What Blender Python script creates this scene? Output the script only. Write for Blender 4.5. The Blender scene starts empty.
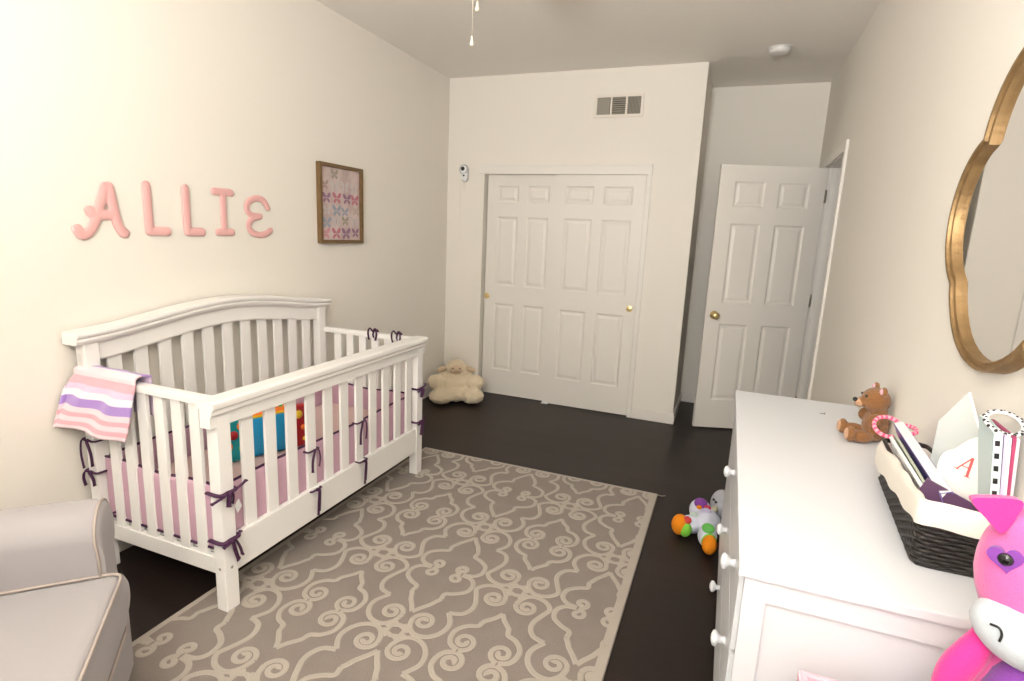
import bpy, bmesh, math, random
from mathutils import Vector, Matrix, noise
random.seed(7)
S = bpy.context.scene
COL = S.collection
PI = math.pi

# ------------------------------------------------------------------ camera
YAW, PITCH, ROLL = .3653, -.1913, .0443
CAM = Vector((2.3958, -.195, 1.4686))
F = Vector((-math.sin(YAW) * math.cos(PITCH), math.cos(YAW) * math.cos(PITCH), math.sin(PITCH)))
R = Vector((math.cos(YAW), math.sin(YAW), 0)); U = R.cross(F)
R2 = R * math.cos(ROLL) + U * math.sin(ROLL); U2 = -R * math.sin(ROLL) + U * math.cos(ROLL)
cd = bpy.data.cameras.new('camera'); cam = bpy.data.objects.new('camera', cd); COL.objects.link(cam)
cd.sensor_width = 36; cd.sensor_fit = 'HORIZONTAL'; cd.lens = 36 * 554.24 / 1024
cd.clip_start = .02
m = Matrix((R2, U2, -F)).transposed().to_4x4(); m.translation = CAM
cam.matrix_world = m
S.camera = cam
# ------------------------------------------------------------------ light
S.view_settings.view_transform = 'Standard'; S.view_settings.look = 'None'
S.view_settings.gamma = 1; S.view_settings.use_curve_mapping = False
S.view_settings.exposure = 0.06
w = bpy.data.worlds.new('world'); S.world = w; w.use_nodes = True
bg = w.node_tree.nodes['Background']; bg.inputs[0].default_value = (.75, .87, 1, 1); bg.inputs[1].default_value = 1.5
def area(name, loc, rot, sx, sy, power, col):
    l = bpy.data.lights.new(name, 'AREA'); l.shape = 'RECTANGLE'; l.size = sx; l.size_y = sy
    l.energy = power; l.color = col
    o = bpy.data.objects.new(name, l); o.location = loc; o.rotation_euler = rot; COL.objects.link(o); return o
# daylight entering through the window behind the camera (window in the back wall)
WX0, WX1, WZ0, WZ1 = 1.25, 2.75, .85, 2.25
area('window_daylight', ((WX0 + WX1) / 2, -2.48, (WZ0 + WZ1) / 2), (math.radians(90), 0, 0), 1.7, 1.6, 14, (.84, .92, 1))
# added fill light behind the camera, turned up to bounce off the ceiling
area('ceiling_bounce_fill', (2.00, -1.30, 1.90), (math.radians(150), 0, math.radians(-22)), .35, .35, 178, (1, .99, .975))

# ------------------------------------------------------------------ materials
def mat(name, col, rough=.6, spec=.5, metal=0, bump=0, bscale=40, var=0, sheen=0, coat=0, vscale=6, emit=None):
    m = bpy.data.materials.new(name); m.use_nodes = True
    nt = m.node_tree; b = nt.nodes['Principled BSDF']
    b.inputs['Base Color'].default_value = (*col, 1); b.inputs['Roughness'].default_value = rough
    b.inputs['Specular IOR Level'].default_value = spec; b.inputs['Metallic'].default_value = metal
    if sheen: b.inputs['Sheen Weight'].default_value = sheen
    if coat: b.inputs['Coat Weight'].default_value = coat
    tc = nt.nodes.new('ShaderNodeTexCoord')
    if var:
        n = nt.nodes.new('ShaderNodeTexNoise'); n.inputs['Scale'].default_value = vscale; n.inputs['Detail'].default_value = 4
        nt.links.new(tc.outputs['Object'], n.inputs['Vector'])
        mx = nt.nodes.new('ShaderNodeMix'); mx.data_type = 'RGBA'
        mx.inputs['A'].default_value = (*[c * (1 - var) for c in col], 1)
        mx.inputs['B'].default_value = (*[min(1, c * (1 + var)) for c in col], 1)
        nt.links.new(n.outputs['Fac'], mx.inputs['Factor']); nt.links.new(mx.outputs['Result'], b.inputs['Base Color'])
    if bump:
        n = nt.nodes.new('ShaderNodeTexNoise'); n.inputs['Scale'].default_value = bscale; n.inputs['Detail'].default_value = 5
        nt.links.new(tc.outputs['Object'], n.inputs['Vector'])
        bp = nt.nodes.new('ShaderNodeBump'); bp.inputs['Strength'].default_value = bump; bp.inputs['Distance'].default_value = .01
        nt.links.new(n.outputs['Fac'], bp.inputs['Height']); nt.links.new(bp.outputs['Normal'], b.inputs['Normal'])
    return m
M = {}
M['wall'] = mat('cream_wall_paint', (.83, .785, .71), .85, .25, bump=.04, bscale=55)
M['ceiling'] = mat('ceiling_paint', (.93, .885, .82), .9, .2, bump=.05, bscale=70)
M['trim'] = mat('white_trim_paint', (.82, .78, .72), .45, .4)
M['door'] = mat('white_door_paint', (.80, .76, .70), .4, .4, bump=.03, bscale=90)
M['crib'] = mat('white_crib_paint', (.86, .84, .81), .35, .45)
M['dresser'] = mat('white_dresser_paint', (.74, .75, .775), .35, .45)
M['brass'] = mat('brass', (.80, .62, .30), .30, metal=.85)
M['nickel'] = mat('satin_nickel', (.45, .42, .36), .35, metal=1)
M['gold'] = mat('aged_gold_leaf', (.30, .19, .085), .5, metal=.7, bump=.25, bscale=60, var=.3, vscale=30)
M['mirror'] = mat('mirror_silver', (.9, .89, .87), .02, metal=1)
M['chair'] = mat('cream_upholstery', (.35, .325, .325), .9, .2, bump=.12, bscale=350, sheen=.2)
M['piping'] = mat('cream_piping', (.40, .34, .30), .9, .2)
M['purple'] = mat('dark_purple_ribbon', (.060, .018, .055), .6, .3)
M['mauve'] = mat('mauve_pink_fabric', (.56, .36, .44), .9, .2, bump=.12, bscale=200)
M['sheet'] = mat('peach_pink_sheet', (.72, .53, .50), .9, .2, bump=.12, bscale=60)
M['letter'] = mat('pink_letter_paint', (.76, .43, .41), .6, .3)
M['white'] = mat('plain_white', (.85, .85, .85), .5, .4)
M['black'] = mat('black_plastic', (.015, .015, .015), .3, .5)
M['pinkbox'] = mat('pink_bin_fabric', (.80, .47, .54), .8, .2, bump=.15, bscale=200)
M['hotpink'] = mat('hot_pink_plush', (.68, .035, .24), .9, .2, bump=.18, bscale=260, sheen=.35)
M['pink'] = mat('pink_plush', (.72, .13, .36), .9, .2, bump=.18, bscale=260, sheen=.35)
M['violet'] = mat('purple_plush', (.20, .05, .30), .9, .2, bump=.18, bscale=260, sheen=.3)
M['muzzle'] = mat('pale_grey_plush', (.50, .54, .57), .9, .2, bump=.18, bscale=260, sheen=.3)
M['bear'] = mat('brown_plush', (.27, .12, .042), .95, .15, bump=.8, bscale=120, sheen=.3, var=.15, vscale=25)
M['bearpale'] = mat('tan_plush', (.55, .32, .19), .95, .15, bump=.6, bscale=120, sheen=.3)
M['sheep'] = mat('cream_fleece', (.78, .66, .48), 1, .1, bump=1, bscale=55, sheen=.4, var=.08, vscale=20)
M['sheepface'] = mat('beige_fleece', (.66, .50, .34), 1, .1, bump=.5, bscale=90, sheen=.3)
M['wood'] = mat('brown_wood_frame', (.17, .10, .04), .5, .4, var=.3, vscale=30)
M['paper'] = mat('white_paper', (.82, .80, .76), .7, .3)
M['liner'] = mat('ivory_basket_liner', (.80, .75, .67), .95, .15, bump=.2, bscale=120)
M['grey'] = mat('grey_plastic', (.5, .5, .52), .4, .5)
M['fan'] = mat('white_fan', (.8, .78, .74), .4, .4)
M['glass'] = None

def nodes_mat(name):
    m = bpy.data.materials.new(name); m.use_nodes = True
    nt = m.node_tree; return m, nt, nt.nodes['Principled BSDF'], nt.nodes.new('ShaderNodeTexCoord')
def ramp(nt, stops, interp='CONSTANT'):
    r = nt.nodes.new('ShaderNodeValToRGB'); cr = r.color_ramp; cr.interpolation = interp
    while len(cr.elements) > 1: cr.elements.remove(cr.elements[-1])
    cr.elements[0].position = stops[0][0]; cr.elements[0].color = (*stops[0][1], 1)
    for p, c in stops[1:]:
        e = cr.elements.new(p); e.color = (*c, 1)
    return r
# floor: espresso planks running along X
m, nt, b, tc = nodes_mat('espresso_floor_planks')
br = nt.nodes.new('ShaderNodeTexBrick'); br.inputs['Scale'].default_value = 1
br.inputs['Brick Width'].default_value = 1.3; br.inputs['Row Height'].default_value = .125; br.inputs['Mortar Size'].default_value = .0015
br.inputs['Color1'].default_value = (.017, .010, .008, 1); br.inputs['Color2'].default_value = (.026, .015, .012, 1); br.inputs['Mortar'].default_value = (.008, .005, .004, 1)
nt.links.new(tc.outputs['Object'], br.inputs['Vector'])
n = nt.nodes.new('ShaderNodeTexNoise'); mp = nt.nodes.new('ShaderNodeMapping'); mp.inputs['Scale'].default_value = (3, 60, 3)
nt.links.new(tc.outputs['Object'], mp.inputs['Vector']); nt.links.new(mp.outputs['Vector'], n.inputs['Vector']); n.inputs['Detail'].default_value = 6
mx = nt.nodes.new('ShaderNodeMix'); mx.data_type = 'RGBA'; mx.blend_type = 'MULTIPLY'; mx.inputs['Factor'].default_value = .5
nt.links.new(br.outputs['Color'], mx.inputs['A']); nt.links.new(n.outputs['Color'], mx.inputs['B'])
nt.links.new(mx.outputs['Result'], b.inputs['Base Color'])
b.inputs['Roughness'].default_value = .45; b.inputs['Specular IOR Level'].default_value = .32
bp = nt.nodes.new('ShaderNodeBump'); bp.inputs['Strength'].default_value = .15; bp.inputs['Distance'].default_value = .003
nt.links.new(n.outputs['Fac'], bp.inputs['Height']); nt.links.new(bp.outputs['Normal'], b.inputs['Normal'])
M['floor'] = m
# rug pile
M['rug'] = mat('taupe_rug_pile', (.245, .207, .18), 1, .1, bump=.6, bscale=260, var=.12, vscale=9, sheen=.15)
M['rugline'] = mat('pale_rug_scrolls', (.42, .365, .31), .95, .15, bump=.4, bscale=260, var=.06, vscale=12, sheen=.2)
# window pane
m = bpy.data.materials.new('window_glass'); m.use_nodes = True; nt = m.node_tree; nt.nodes.clear()
o = nt.nodes.new('ShaderNodeOutputMaterial'); tr = nt.nodes.new('ShaderNodeBsdfTransparent'); gl = nt.nodes.new('ShaderNodeBsdfGlossy'); gl.inputs['Roughness'].default_value = 0
ms = nt.nodes.new('ShaderNodeMixShader'); ms.inputs[0].default_value = .06
nt.links.new(tr.outputs[0], ms.inputs[1]); nt.links.new(gl.outputs[0], ms.inputs[2]); nt.links.new(ms.outputs[0], o.inputs[0])
M['glass'] = m

# ------------------------------------------------------------------ helpers
def obj(name, bm, mats, parent=None, smooth=False, angle=None):
    me = bpy.data.meshes.new(name); bmesh.ops.recalc_face_normals(bm, faces=bm.faces)
    bm.to_mesh(me); bm.free()
    if not isinstance(mats, (list, tuple)): mats = [mats]
    for x in mats: me.materials.append(x)
    if smooth:
        for p in me.polygons: p.use_smooth = True
        if angle is not None:
            try: me.set_sharp_from_angle(angle=math.radians(angle))
            except Exception: pass
    o = bpy.data.objects.new(name, me); COL.objects.link(o)
    if parent: o.parent = parent
    return o
def thing(name, label, cat, loc=(0, 0, 0), rz=0, group=None):
    o = bpy.data.objects.new(name, None); o.empty_display_size = .05; COL.objects.link(o)
    o.location = loc; o.rotation_euler = (0, 0, rz); o['label'] = label; o['category'] = cat
    if group: o['group'] = group
    return o
def tag(o, label, cat, group=None, kind=None):
    o['label'] = label; o['category'] = cat
    if group: o['group'] = group
    if kind: o['kind'] = kind
    return o
def struct(name, bm, mt, parent=None, label=None, **k):
    o = obj(name, bm, mt, parent, **k)
    if parent is None:
        o['kind'] = 'structure'
        if label: o['label'] = label
    return o
def box(bm, x0, x1, y0, y1, z0, z1, bev=0, mi=0, seg=2):
    b2 = bmesh.new()
    bmesh.ops.create_cube(b2, size=1, matrix=Matrix.Translation(((x0 + x1) / 2, (y0 + y1) / 2, (z0 + z1) / 2)) @ Matrix.Diagonal((abs(x1 - x0), abs(y1 - y0), abs(z1 - z0), 1)))
    if bev: bmesh.ops.bevel(b2, geom=b2.edges[:], offset=bev, segments=seg, profile=.7, affect='EDGES')
    for f in b2.faces: f.material_index = mi
    merge(bm, b2); return bm
def merge(bm, b2, mtx=None):
    if mtx is not None: bmesh.ops.transform(b2, matrix=mtx, verts=b2.verts)
    vs = {}
    for v in b2.verts: vs[v] = bm.verts.new(v.co)
    for f in b2.faces:
        try:
            nf = bm.faces.new([vs[v] for v in f.verts]); nf.material_index = f.material_index; nf.smooth = f.smooth
        except ValueError: pass
    b2.free()
def nbox(*a, **k): return box(bmesh.new(), *a, **k)
def prism(bm, pts, h0, h1, mtx=None, mi=0):
    """pts (x,y) outline extruded from z=h0 to h1, then placed by mtx"""
    b2 = bmesh.new()
    a = [b2.verts.new((x, y, h0)) for x, y in pts]; c = [b2.verts.new((x, y, h1)) for x, y in pts]
    n = len(pts)
    f0 = b2.faces.new(a[::-1]); f1 = b2.faces.new(c)
    for i in range(n): b2.faces.new((a[i], a[(i + 1) % n], c[(i + 1) % n], c[i]))
    for f in b2.faces: f.material_index = mi
    merge(bm, b2, mtx); return bm
def lathe(bm, prof, mtx=None, n=24, mi=0):
    b2 = bmesh.new(); rings = []
    for r, z in prof:
        rings.append([b2.verts.new((r * math.cos(2 * PI * i / n), r * math.sin(2 * PI * i / n), z)) for i in range(n)] if r > 1e-6 else [b2.verts.new((0, 0, z))])
    for p, q in zip(rings, rings[1:]):
        for i in range(n):
            j = (i + 1) % n
            if len(p) == 1 and len(q) == 1: continue
            if len(p) == 1: b2.faces.new((p[0], q[j], q[i]))
            elif len(q) == 1: b2.faces.new((p[i], p[j], q[0]))
            else: b2.faces.new((p[i], p[j], q[j], q[i]))
    for f in b2.faces: f.material_index = mi; f.smooth = True
    merge(bm, b2, mtx); return bm
def tube(bm, pts, r, n=8, closed=False, flat=1, mi=0, caps=True, up0=None):
    """tube along points; r a number or list; flat squashes the section's second axis"""
    P = [Vector(p) for p in pts]; N = len(P)
    rr = r if isinstance(r, (list, tuple)) else [r] * N
    rings = []; up = Vector(up0) if up0 else None
    for i in range(N):
        if closed: t = P[(i + 1) % N] - P[i - 1]
        else: t = P[min(i + 1, N - 1)] - P[max(i - 1, 0)]
        if t.length < 1e-9: t = Vector((0, 0, 1))
        t.normalize()
        if up is None: up = Vector((0, 0, 1)) if abs(t.z) < .9 else Vector((0, 1, 0))
        side = t.cross(up)
        if side.length < 1e-6: side = t.cross(Vector((1, 0, 0)))
        side.normalize(); u2 = side.cross(t).normalized()
        if up0 is None: up = u2
        rings.append([bm.verts.new(P[i] + (side * math.cos(2 * PI * k / n) + u2 * math.sin(2 * PI * k / n) * flat) * rr[i]) for k in range(n)])
    L = N if closed else N - 1
    for i in range(L):
        p, q = rings[i], rings[(i + 1) % N]
        for k in range(n):
            try: f = bm.faces.new((p[k], p[(k + 1) % n], q[(k + 1) % n], q[k])); f.smooth = True; f.material_index = mi
            except ValueError: pass
    if caps and not closed:
        for rg in (rings[0][::-1], rings[-1]):
            f = bm.faces.new(rg); f.material_index = mi
    return bm
def ell(bm, c, r, rot=None, seg=20, mi=0, p=1.0):
    b2 = bmesh.new(); bmesh.ops.create_uvsphere(b2, u_segments=seg, v_segments=max(8, seg // 2 + 2), radius=1)
    if p != 1.0:
        for v in b2.verts:
            v.co = Vector([math.copysign(abs(a) ** p, a) for a in v.co])
    mt = Matrix.Translation(c) @ (rot.to_4x4() if rot is not None else Matrix.Identity(4)) @ Matrix.Diagonal((*r, 1))
    for f in b2.faces: f.material_index = mi; f.smooth = True
    merge(bm, b2, mt); return bm
def smoothpts(pts, n=6, closed=False):
    P = [Vector(p) for p in pts]; out = []; N = len(P)
    for i in range(N if closed else N - 1):
        if closed: a, b, c, d = P[i - 1], P[i], P[(i + 1) % N], P[(i + 2) % N]
        else: a, b, c, d = P[max(i - 1, 0)], P[i], P[i + 1], P[min(i + 2, N - 1)]
        for k in range(n):
            t = k / n
            out.append(.5 * ((2 * b) + (c - a) * t + (2 * a - 5 * b + 4 * c - d) * t * t + (3 * b - a - 3 * c + d) * t ** 3))
    if not closed: out.append(P[-1])
    return out
def remesh(o, vox=.006, it=4):
    m_ = o.modifiers.new('remesh', 'REMESH'); m_.mode = 'VOXEL'; m_.voxel_size = vox; m_.use_smooth_shade = True
    s_ = o.modifiers.new('smooth', 'SMOOTH'); s_.iterations = it; s_.factor = .5
    return o
def xyrot(z): return Matrix.Rotation(z, 4, 'Z')

# ------------------------------------------------------------------ room dimensions
XC, XR, YC, YN, H, YB = 2.0973, 2.98, 4.311, 5.038, 2.74, -2.3
OX0, OX1 = .352, 1.7295
DY0, DY1 = 3.826, 4.60         # doorway in the right wall
T = .12
struct('floor', nbox(-T, 4.3, YB - T, YN + T, -.1, 0), M['floor'])
struct('ceiling', nbox(-T, 4.3, YB - T, YN + T, H, H + .1), M['ceiling'])
struct('wall_left', nbox(-T, 0, YB - T, YN + T, 0, H), M['wall'])
bm = bmesh.new()
box(bm, 0, OX0, YC, YC + T, 0, H); box(bm, OX1, XC, YC, YC + T, 0, H); box(bm, OX0, OX1, YC, YC + T, 1.985, H)
box(bm, XC - T, XC, YC + T, YN, 0, H)
struct('wall_closet', bm, M['wall'])
bm = bmesh.new(); box(bm, OX0 - .1, OX1 + .1, YN - .12, YN, 0, H)
struct('wall_closet_inner', bm, M['wall'])
struct('wall_far', nbox(XC - T, 4.3, YN, YN + T, 0, H), M['wall'])
bm = bmesh.new()
box(bm, XR, XR + T, YB - T, DY0, 0, H); box(bm, XR, XR + T, DY1, YN, 0, H); box(bm, XR, XR + T, DY0, DY1, 2.055, H)
struct('wall_right', bm, M['wall'])
struct('wall_hall', nbox(4.2, 4.3, 3.0, YN, 0, H), M['wall'])
struct('wall_hall_near', nbox(XR + T, 4.2, 3.0, 3.1, 0, H), M['wall'])
bm = bmesh.new()
box(bm, 0, WX0, YB - T, YB, 0, H); box(bm, WX1, XR, YB - T, YB, 0, H)
box(bm, WX0, WX1, YB - T, YB, 0, WZ0); box(bm, WX0, WX1, YB - T, YB, WZ1, H)
struct('wall_back', bm, M['wall'])
# window behind the camera
bm = bmesh.new()
for a in ((WX0, WX0 + .05, WZ0, WZ1), (WX1 - .05, WX1, WZ0, WZ1), (WX0, WX1, WZ0, WZ0 + .05), (WX0, WX1, WZ1 - .05, WZ1), ((WX0 + WX1) / 2 - .02, (WX0 + WX1) / 2 + .02, WZ0, WZ1)):
    box(bm, a[0], a[1], YB - .09, YB - .04, a[2], a[3])
wf = struct('window_1', bm, M['trim'])
obj('pane', nbox(WX0 + .05, WX1 - .05, YB - .068, YB - .062, WZ0 + .05, WZ1 - .05), M['glass'], wf)
obj('window_sill', nbox(WX0 - .05, WX1 + .05, YB - .04, YB + .04, WZ0 - .03, WZ0, bev=.005), M['trim'], wf)

# baseboards
BH = .085
def bb(name, *boxes):
    bm = bmesh.new()
    for x0, x1, y0, y1 in boxes:
        box(bm, x0, x1, y0, y1, 0, BH, bev=.004)
    struct(name, bm, M['trim'])
bb('baseboard_left', (0, .012, YB, YC))
bb('baseboard_closet', (.012, .30, YC - .012, YC), (1.768, XC + .012, YC - .012, YC), (XC, XC + .012, YC, YN))
bb('baseboard_far', (XC + .012, XR, YN - .012, YN))
bb('baseboard_right', (XR - .012, XR, YB, DY0 - .06), (XR - .012, XR, DY1 + .06, YN - .012))
bb('baseboard_back', (.012, XR - .012, YB, YB + .012))

# closet header board and thin right casing
bm = bmesh.new(); box(bm, .307, 1.766, YC - .018, YC, 1.955, 2.033, bev=.003); box(bm, .307, 1.766, YC - .024, YC - .012, 2.018, 2.036, bev=.003)
struct('trim_1', bm, M['trim'])
bm = bmesh.new(); box(bm, 1.7295, 1.764, YC - .012, YC, 0, 1.955, bev=.003); box(bm, 1.7295, 1.742, YC, YC + .12, 0, 1.955)
struct('trim_2', bm, M['trim'])
# closet head track behind the header
struct('trim_3', nbox(OX0, OX1, YC, YC + .12, 1.955, 1.99), M['trim'])
# doorway casing and jambs on the right wall
bm = bmesh.new()
box(bm, XR - .016, XR, DY0 - .06, DY0 - .004, 0, 2.105, bev=.004)
box(bm, XR - .016, XR, DY1 + .004, DY1 + .06, 0, 2.105, bev=.004)
box(bm, XR - .016, XR, DY0 - .004, DY1 + .004, 2.045, 2.105, bev=.004)
struct('trim_4', bm, M['trim'])
bm = bmesh.new()
box(bm, XR, XR + T, DY0 - .004, DY0 + .012, 0, 2.043); box(bm, XR, XR + T, DY1 - .012, DY1 + .004, 0, 2.043); box(bm, XR, XR + T, DY0 + .012, DY1 - .012, 2.037, 2.055)
box(bm, XR + .04, XR + .075, DY1 - .024, DY1 - .012, 0, 2.037)
struct('trim_5', bm, M['trim'])

# ------------------------------------------------------------------ six panel doors
def panel_door(bm, w_, h_, t, sc=1.0):
    """door in local x 0..w, y 0..t (front at y=0), z 0..h"""
    st = .112 * sc; ms_ = .10 * sc
    c0 = [(st, w_ / 2 - ms_ / 2), (w_ / 2 + ms_ / 2, w_ - st)]
    rows = [(.23, .84), (1.00, 1.60), (1.72, h_ - .115)]
    xs = [0, c0[0][0], c0[0][1], c0[1][0], c0[1][1], w_]; zs = [0] + [v for r_ in rows for v in r_] + [h_]
    def face(y, s):
        V = {}
        def v(x, z, d=0):
            k = (round(x, 5), round(z, 5), d)
            if k not in V: V[k] = bm.verts.new((x, y + s * d, z))
            return V[k]
        for i in range(5):
            for j in range(6 + 1):
                x0, x1, z0, z1 = xs[i], xs[i + 1], zs[j], zs[j + 1]
                ispan = i in (1, 3) and j in (1, 3, 5)
                if not ispan:
                    bm.faces.new((v(x0, z0), v(x1, z0), v(x1, z1), v(x0, z1))); continue
                prev = [(x0, z0), (x1, z0), (x1, z1), (x0, z1)]; pd = 0
                for ins, d in ((.012, .009), (.022, .009), (.040, .003)):
                    cur = [(x0 + ins, z0 + ins), (x1 - ins, z0 + ins), (x1 - ins, z1 - ins), (x0 + ins, z1 - ins)]
                    for k in range(4):
                        a, b_ = prev[k], prev[(k + 1) % 4]; c, d_ = cur[(k + 1) % 4], cur[k]
                        bm.faces.new((v(*a, pd), v(*b_, pd), v(*c, d), v(*d_, d)))
                    prev, pd = cur, d
                bm.faces.new([v(*q, pd) for q in prev])
        return v
    f = face(0, 1); g = face(t, -1)
    def side(pts):
        for a, b_ in zip(pts, pts[1:]): bm.faces.new((f(*a), f(*b_), g(*b_), g(*a)))
    side([(x, 0) for x in xs]); side([(x, h_) for x in xs]); side([(0, z) for z in zs]); side([(w_, z) for z in zs])
    return bm
def finger_pull(parent, x, z, y=0):
    b2 = bmesh.new(); lathe(b2, [(.0, .010), (.010, .009), (.018, .006), (.022, .007), (.026, .004), (.027, -.002)], Matrix.Translation((x, y, z)) @ Matrix.Rotation(PI / 2, 4, 'X'), n=28)
    obj('finger_pull', b2, M['brass'], parent)
for nm, lab, x0, x1, y, hx in (('closet_door', 'white six panel sliding closet door on the left, set behind the other', .364, 1.022, YC + .062, .387),
                              ('closet_door', 'white six panel sliding closet door on the right, in front of its neighbour', .985, 1.724, YC + .018, 1.674)):
    t = thing(nm, lab, 'door', (x0, y, .006), 0, 'sliding closet doors')
    obj('door_panel', panel_door(bmesh.new(), x1 - x0, 1.975, .034, .84), M['door'], t)
    finger_pull(t, hx - x0, .90)
g = thing('door_floor_guide', 'small white plastic guide at the foot of the sliding closet doors', 'door guide', (1.0, YC + .03, 0))
obj('guide_block', nbox(-.02, .02, -.03, -.016, 0, .022, bev=.003), M['white'], g)
obj('guide_plate', nbox(-.03, .03, -.03, .075, 0, .0045, bev=.001), M['white'], g)

# open room door
ang = math.atan2(.2315 + .012, .728)
hinge = Vector((XR - .004, 4.578, 0)); 
rd = thing('panel_door', 'white six panel room door standing open with round brass knob', 'door', (hinge.x, hinge.y, .012), PI + ang)
# local x runs from the hinge towards the free edge; the face seen is at local y = +
b2 = bmesh.new(); panel_door(b2, .765, 2.02, .035)
obj('door_panel', b2, M['door'], rd)
for zz in (.25, 1.05, 1.82):
    b2 = bmesh.new(); box(b2, -.003, .0015, .004, .05, zz - .045, zz + .045)
    lathe(b2, [(0, -.047), (.006, -.045), (.006, .045), (0, .047)], Matrix.Translation((-.003, .042, zz)), n=12)
    obj('hinge', b2, M['nickel'], rd)
for s in (0, 1):
    b2 = bmesh.new()
    mt = Matrix.Translation((.70, .035 if s else 0, .905)) @ Matrix.Rotation(-PI / 2 if s else PI / 2, 4, 'X')
    lathe(b2, [(0, 0), (.032, 0), (.032, .006), (.012, .012), (.011, .03), (.022, .038), (.028, .05), (.026, .06), (.014, .067), (0, .068)], mt, n=28)
    obj('door_knob', b2, M['brass'], rd)

# ------------------------------------------------------------------ ceiling and wall fittings
v = thing('air_vent', 'white three section air vent high on the wall over the closet', 'vent', (1.294, YC, 2.398))
VW, VH = .345, .134
bm = bmesh.new()
for x0, x1 in ((-.018, .004), (.108, .122), (.226, .240), (VW - .004, VW + .018)): box(bm, x0, x1, -.012, 0, -.014, VH + .014, bev=.002)
for z0, z1 in ((-.018, .004), (VH - .004, VH + .018)): box(bm, -.018, VW + .018, -.0115, 0, z0, z1, bev=.002)
obj('vent_frame', bm, mat('vent_frame_paint', (.80, .74, .66), .6), v)
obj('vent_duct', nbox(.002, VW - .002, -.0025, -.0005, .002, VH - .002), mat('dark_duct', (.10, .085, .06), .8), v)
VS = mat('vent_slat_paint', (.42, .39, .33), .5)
bm = bmesh.new()
for i in range(9):
    x = .010 + i * .0108
    b2 = nbox(-.0008, .0008, -.006, .006, .004, VH - .004); merge(bm, b2, Matrix.Translation((x, -.007, 0)) @ Matrix.Rotation(math.radians(-48), 4, 'Z'))
for i in range(9):
    x = .246 + i * .0108
    b2 = nbox(-.0008, .0008, -.006, .006, .004, VH - .004); merge(bm, b2, Matrix.Translation((x, -.007, 0)) @ Matrix.Rotation(math.radians(48), 4, 'Z'))
for i in range(8):
    b2 = nbox(.122, .226, -.006, .006, -.0008, .0008); merge(bm, b2, Matrix.Translation((0, -.007, .012 + i * .0158)) @ Matrix.Rotation(math.radians(-35), 4, 'X'))
obj('vent_slats', bm, VS, v)

sd = thing('smoke_detector', 'round white smoke detector on the ceiling before the door nook', 'smoke detector', (2.547, 4.104, H))
b2 = bmesh.new(); lathe(b2, [(0, -.004), (.072, -.004), (.075, 0), (.0, 0)], n=36); obj('mounting_plate', b2, M['fan'], sd)
b2 = bmesh.new(); lathe(b2, [(0, -.036), (.045, -.036), (.058, -.030), (.064, -.018), (.066, -.004), (.0, -.004)], n=36); obj('cover', b2, M['fan'], sd)

# baby monitor hung on the closet wall
bmn = thing('baby_monitor', 'small white baby monitor camera with dark lens hung on the wall beside the closet', 'camera', (.17, YC, 1.95))
b2 = bmesh.new(); ell(b2, (0, -.022, .03), (.043, .022, .055)); obj('body', b2, M['white'], bmn)
b2 = bmesh.new(); lathe(b2, [(.036, 0), (.041, .004), (.036, .008), (.030, .006)], Matrix.Translation((0, -.034, .04)) @ Matrix.Rotation(PI / 2, 4, 'X')); obj('rim', b2, M['grey'], bmn)
b2 = bmesh.new(); ell(b2, (-.006, -.042, .045), (.018, .012, .018)); obj('lens', b2, M['black'], bmn)
b2 = bmesh.new(); ell(b2, (.004, -.040, -.012), (.008, .006, .008)); obj('sensor', b2, M['black'], bmn)
b2 = bmesh.new(); ell(b2, (.008, -.022, -.035), (.034, .02, .03)); obj('base', b2, M['white'], bmn)
b2 = bmesh.new(); tube(b2, smoothpts([(.028, -.04, .075), (.046, -.045, .03), (.044, -.04, -.03), (.02, -.03, -.058)]), .003); obj('stand_arm', b2, M['grey'], bmn)
b2 = bmesh.new()
for k, (dx, dl) in enumerate(((-.03, .55), (-.006, .07), (.006, .09))):
    tube(b2, smoothpts([(dx, -.02, -.045), (dx - .006, -.012, -.045 - dl * .5), (dx - .002, -.008, -.05 - dl)]), .0016, n=6)
obj('cord', b2, M['liner'], bmn)

# ceiling fan (its body is above the frame, two pull chains hang into view)
FX, FY = 1.62, 1.45
fan = thing('ceiling_fan', 'white ceiling fan with two pull chains hanging into view', 'ceiling fan', (FX, FY, H))
b2 = bmesh.new(); lathe(b2, [(0, 0), (.07, 0), (.065, -.03), (.03, -.05), (.013, -.055), (.013, -.12), (.05, -.13), (.11, -.15), (.12, -.2), (.11, -.25), (.05, -.27), (0, -.27)], n=36); obj('motor_housing', b2, M['fan'], fan)
b2 = bmesh.new(); lathe(b2, [(.045, -.268), (.075, -.28), (.08, -.31), (.06, -.345), (.0, -.36)], n=32); obj('lamp_shade', b2, mat('frosted_glass', (.85, .84, .8), .4), fan)
for k in range(5):
    b2 = bmesh.new()
    pts = [(.20, -.05), (.52, -.065), (.565, -.04), (.575, 0), (.565, .04), (.52, .065), (.20, .05)]
    prism(b2, pts, -.004, .004, Matrix.Rotation(math.radians(10), 4, 'X'))
    box(b2, .10, .23, -.018, .018, -.004, .004, bev=.002)
    o = obj('fan_blade', b2, M['fan'], fan); o.location = (0, 0, -.215); o.rotation_euler = (0, 0, 2 * PI * k / 5 + .5)
CH = mat('chain_metal', (.75, .68, .55), .35, metal=.6)
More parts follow.
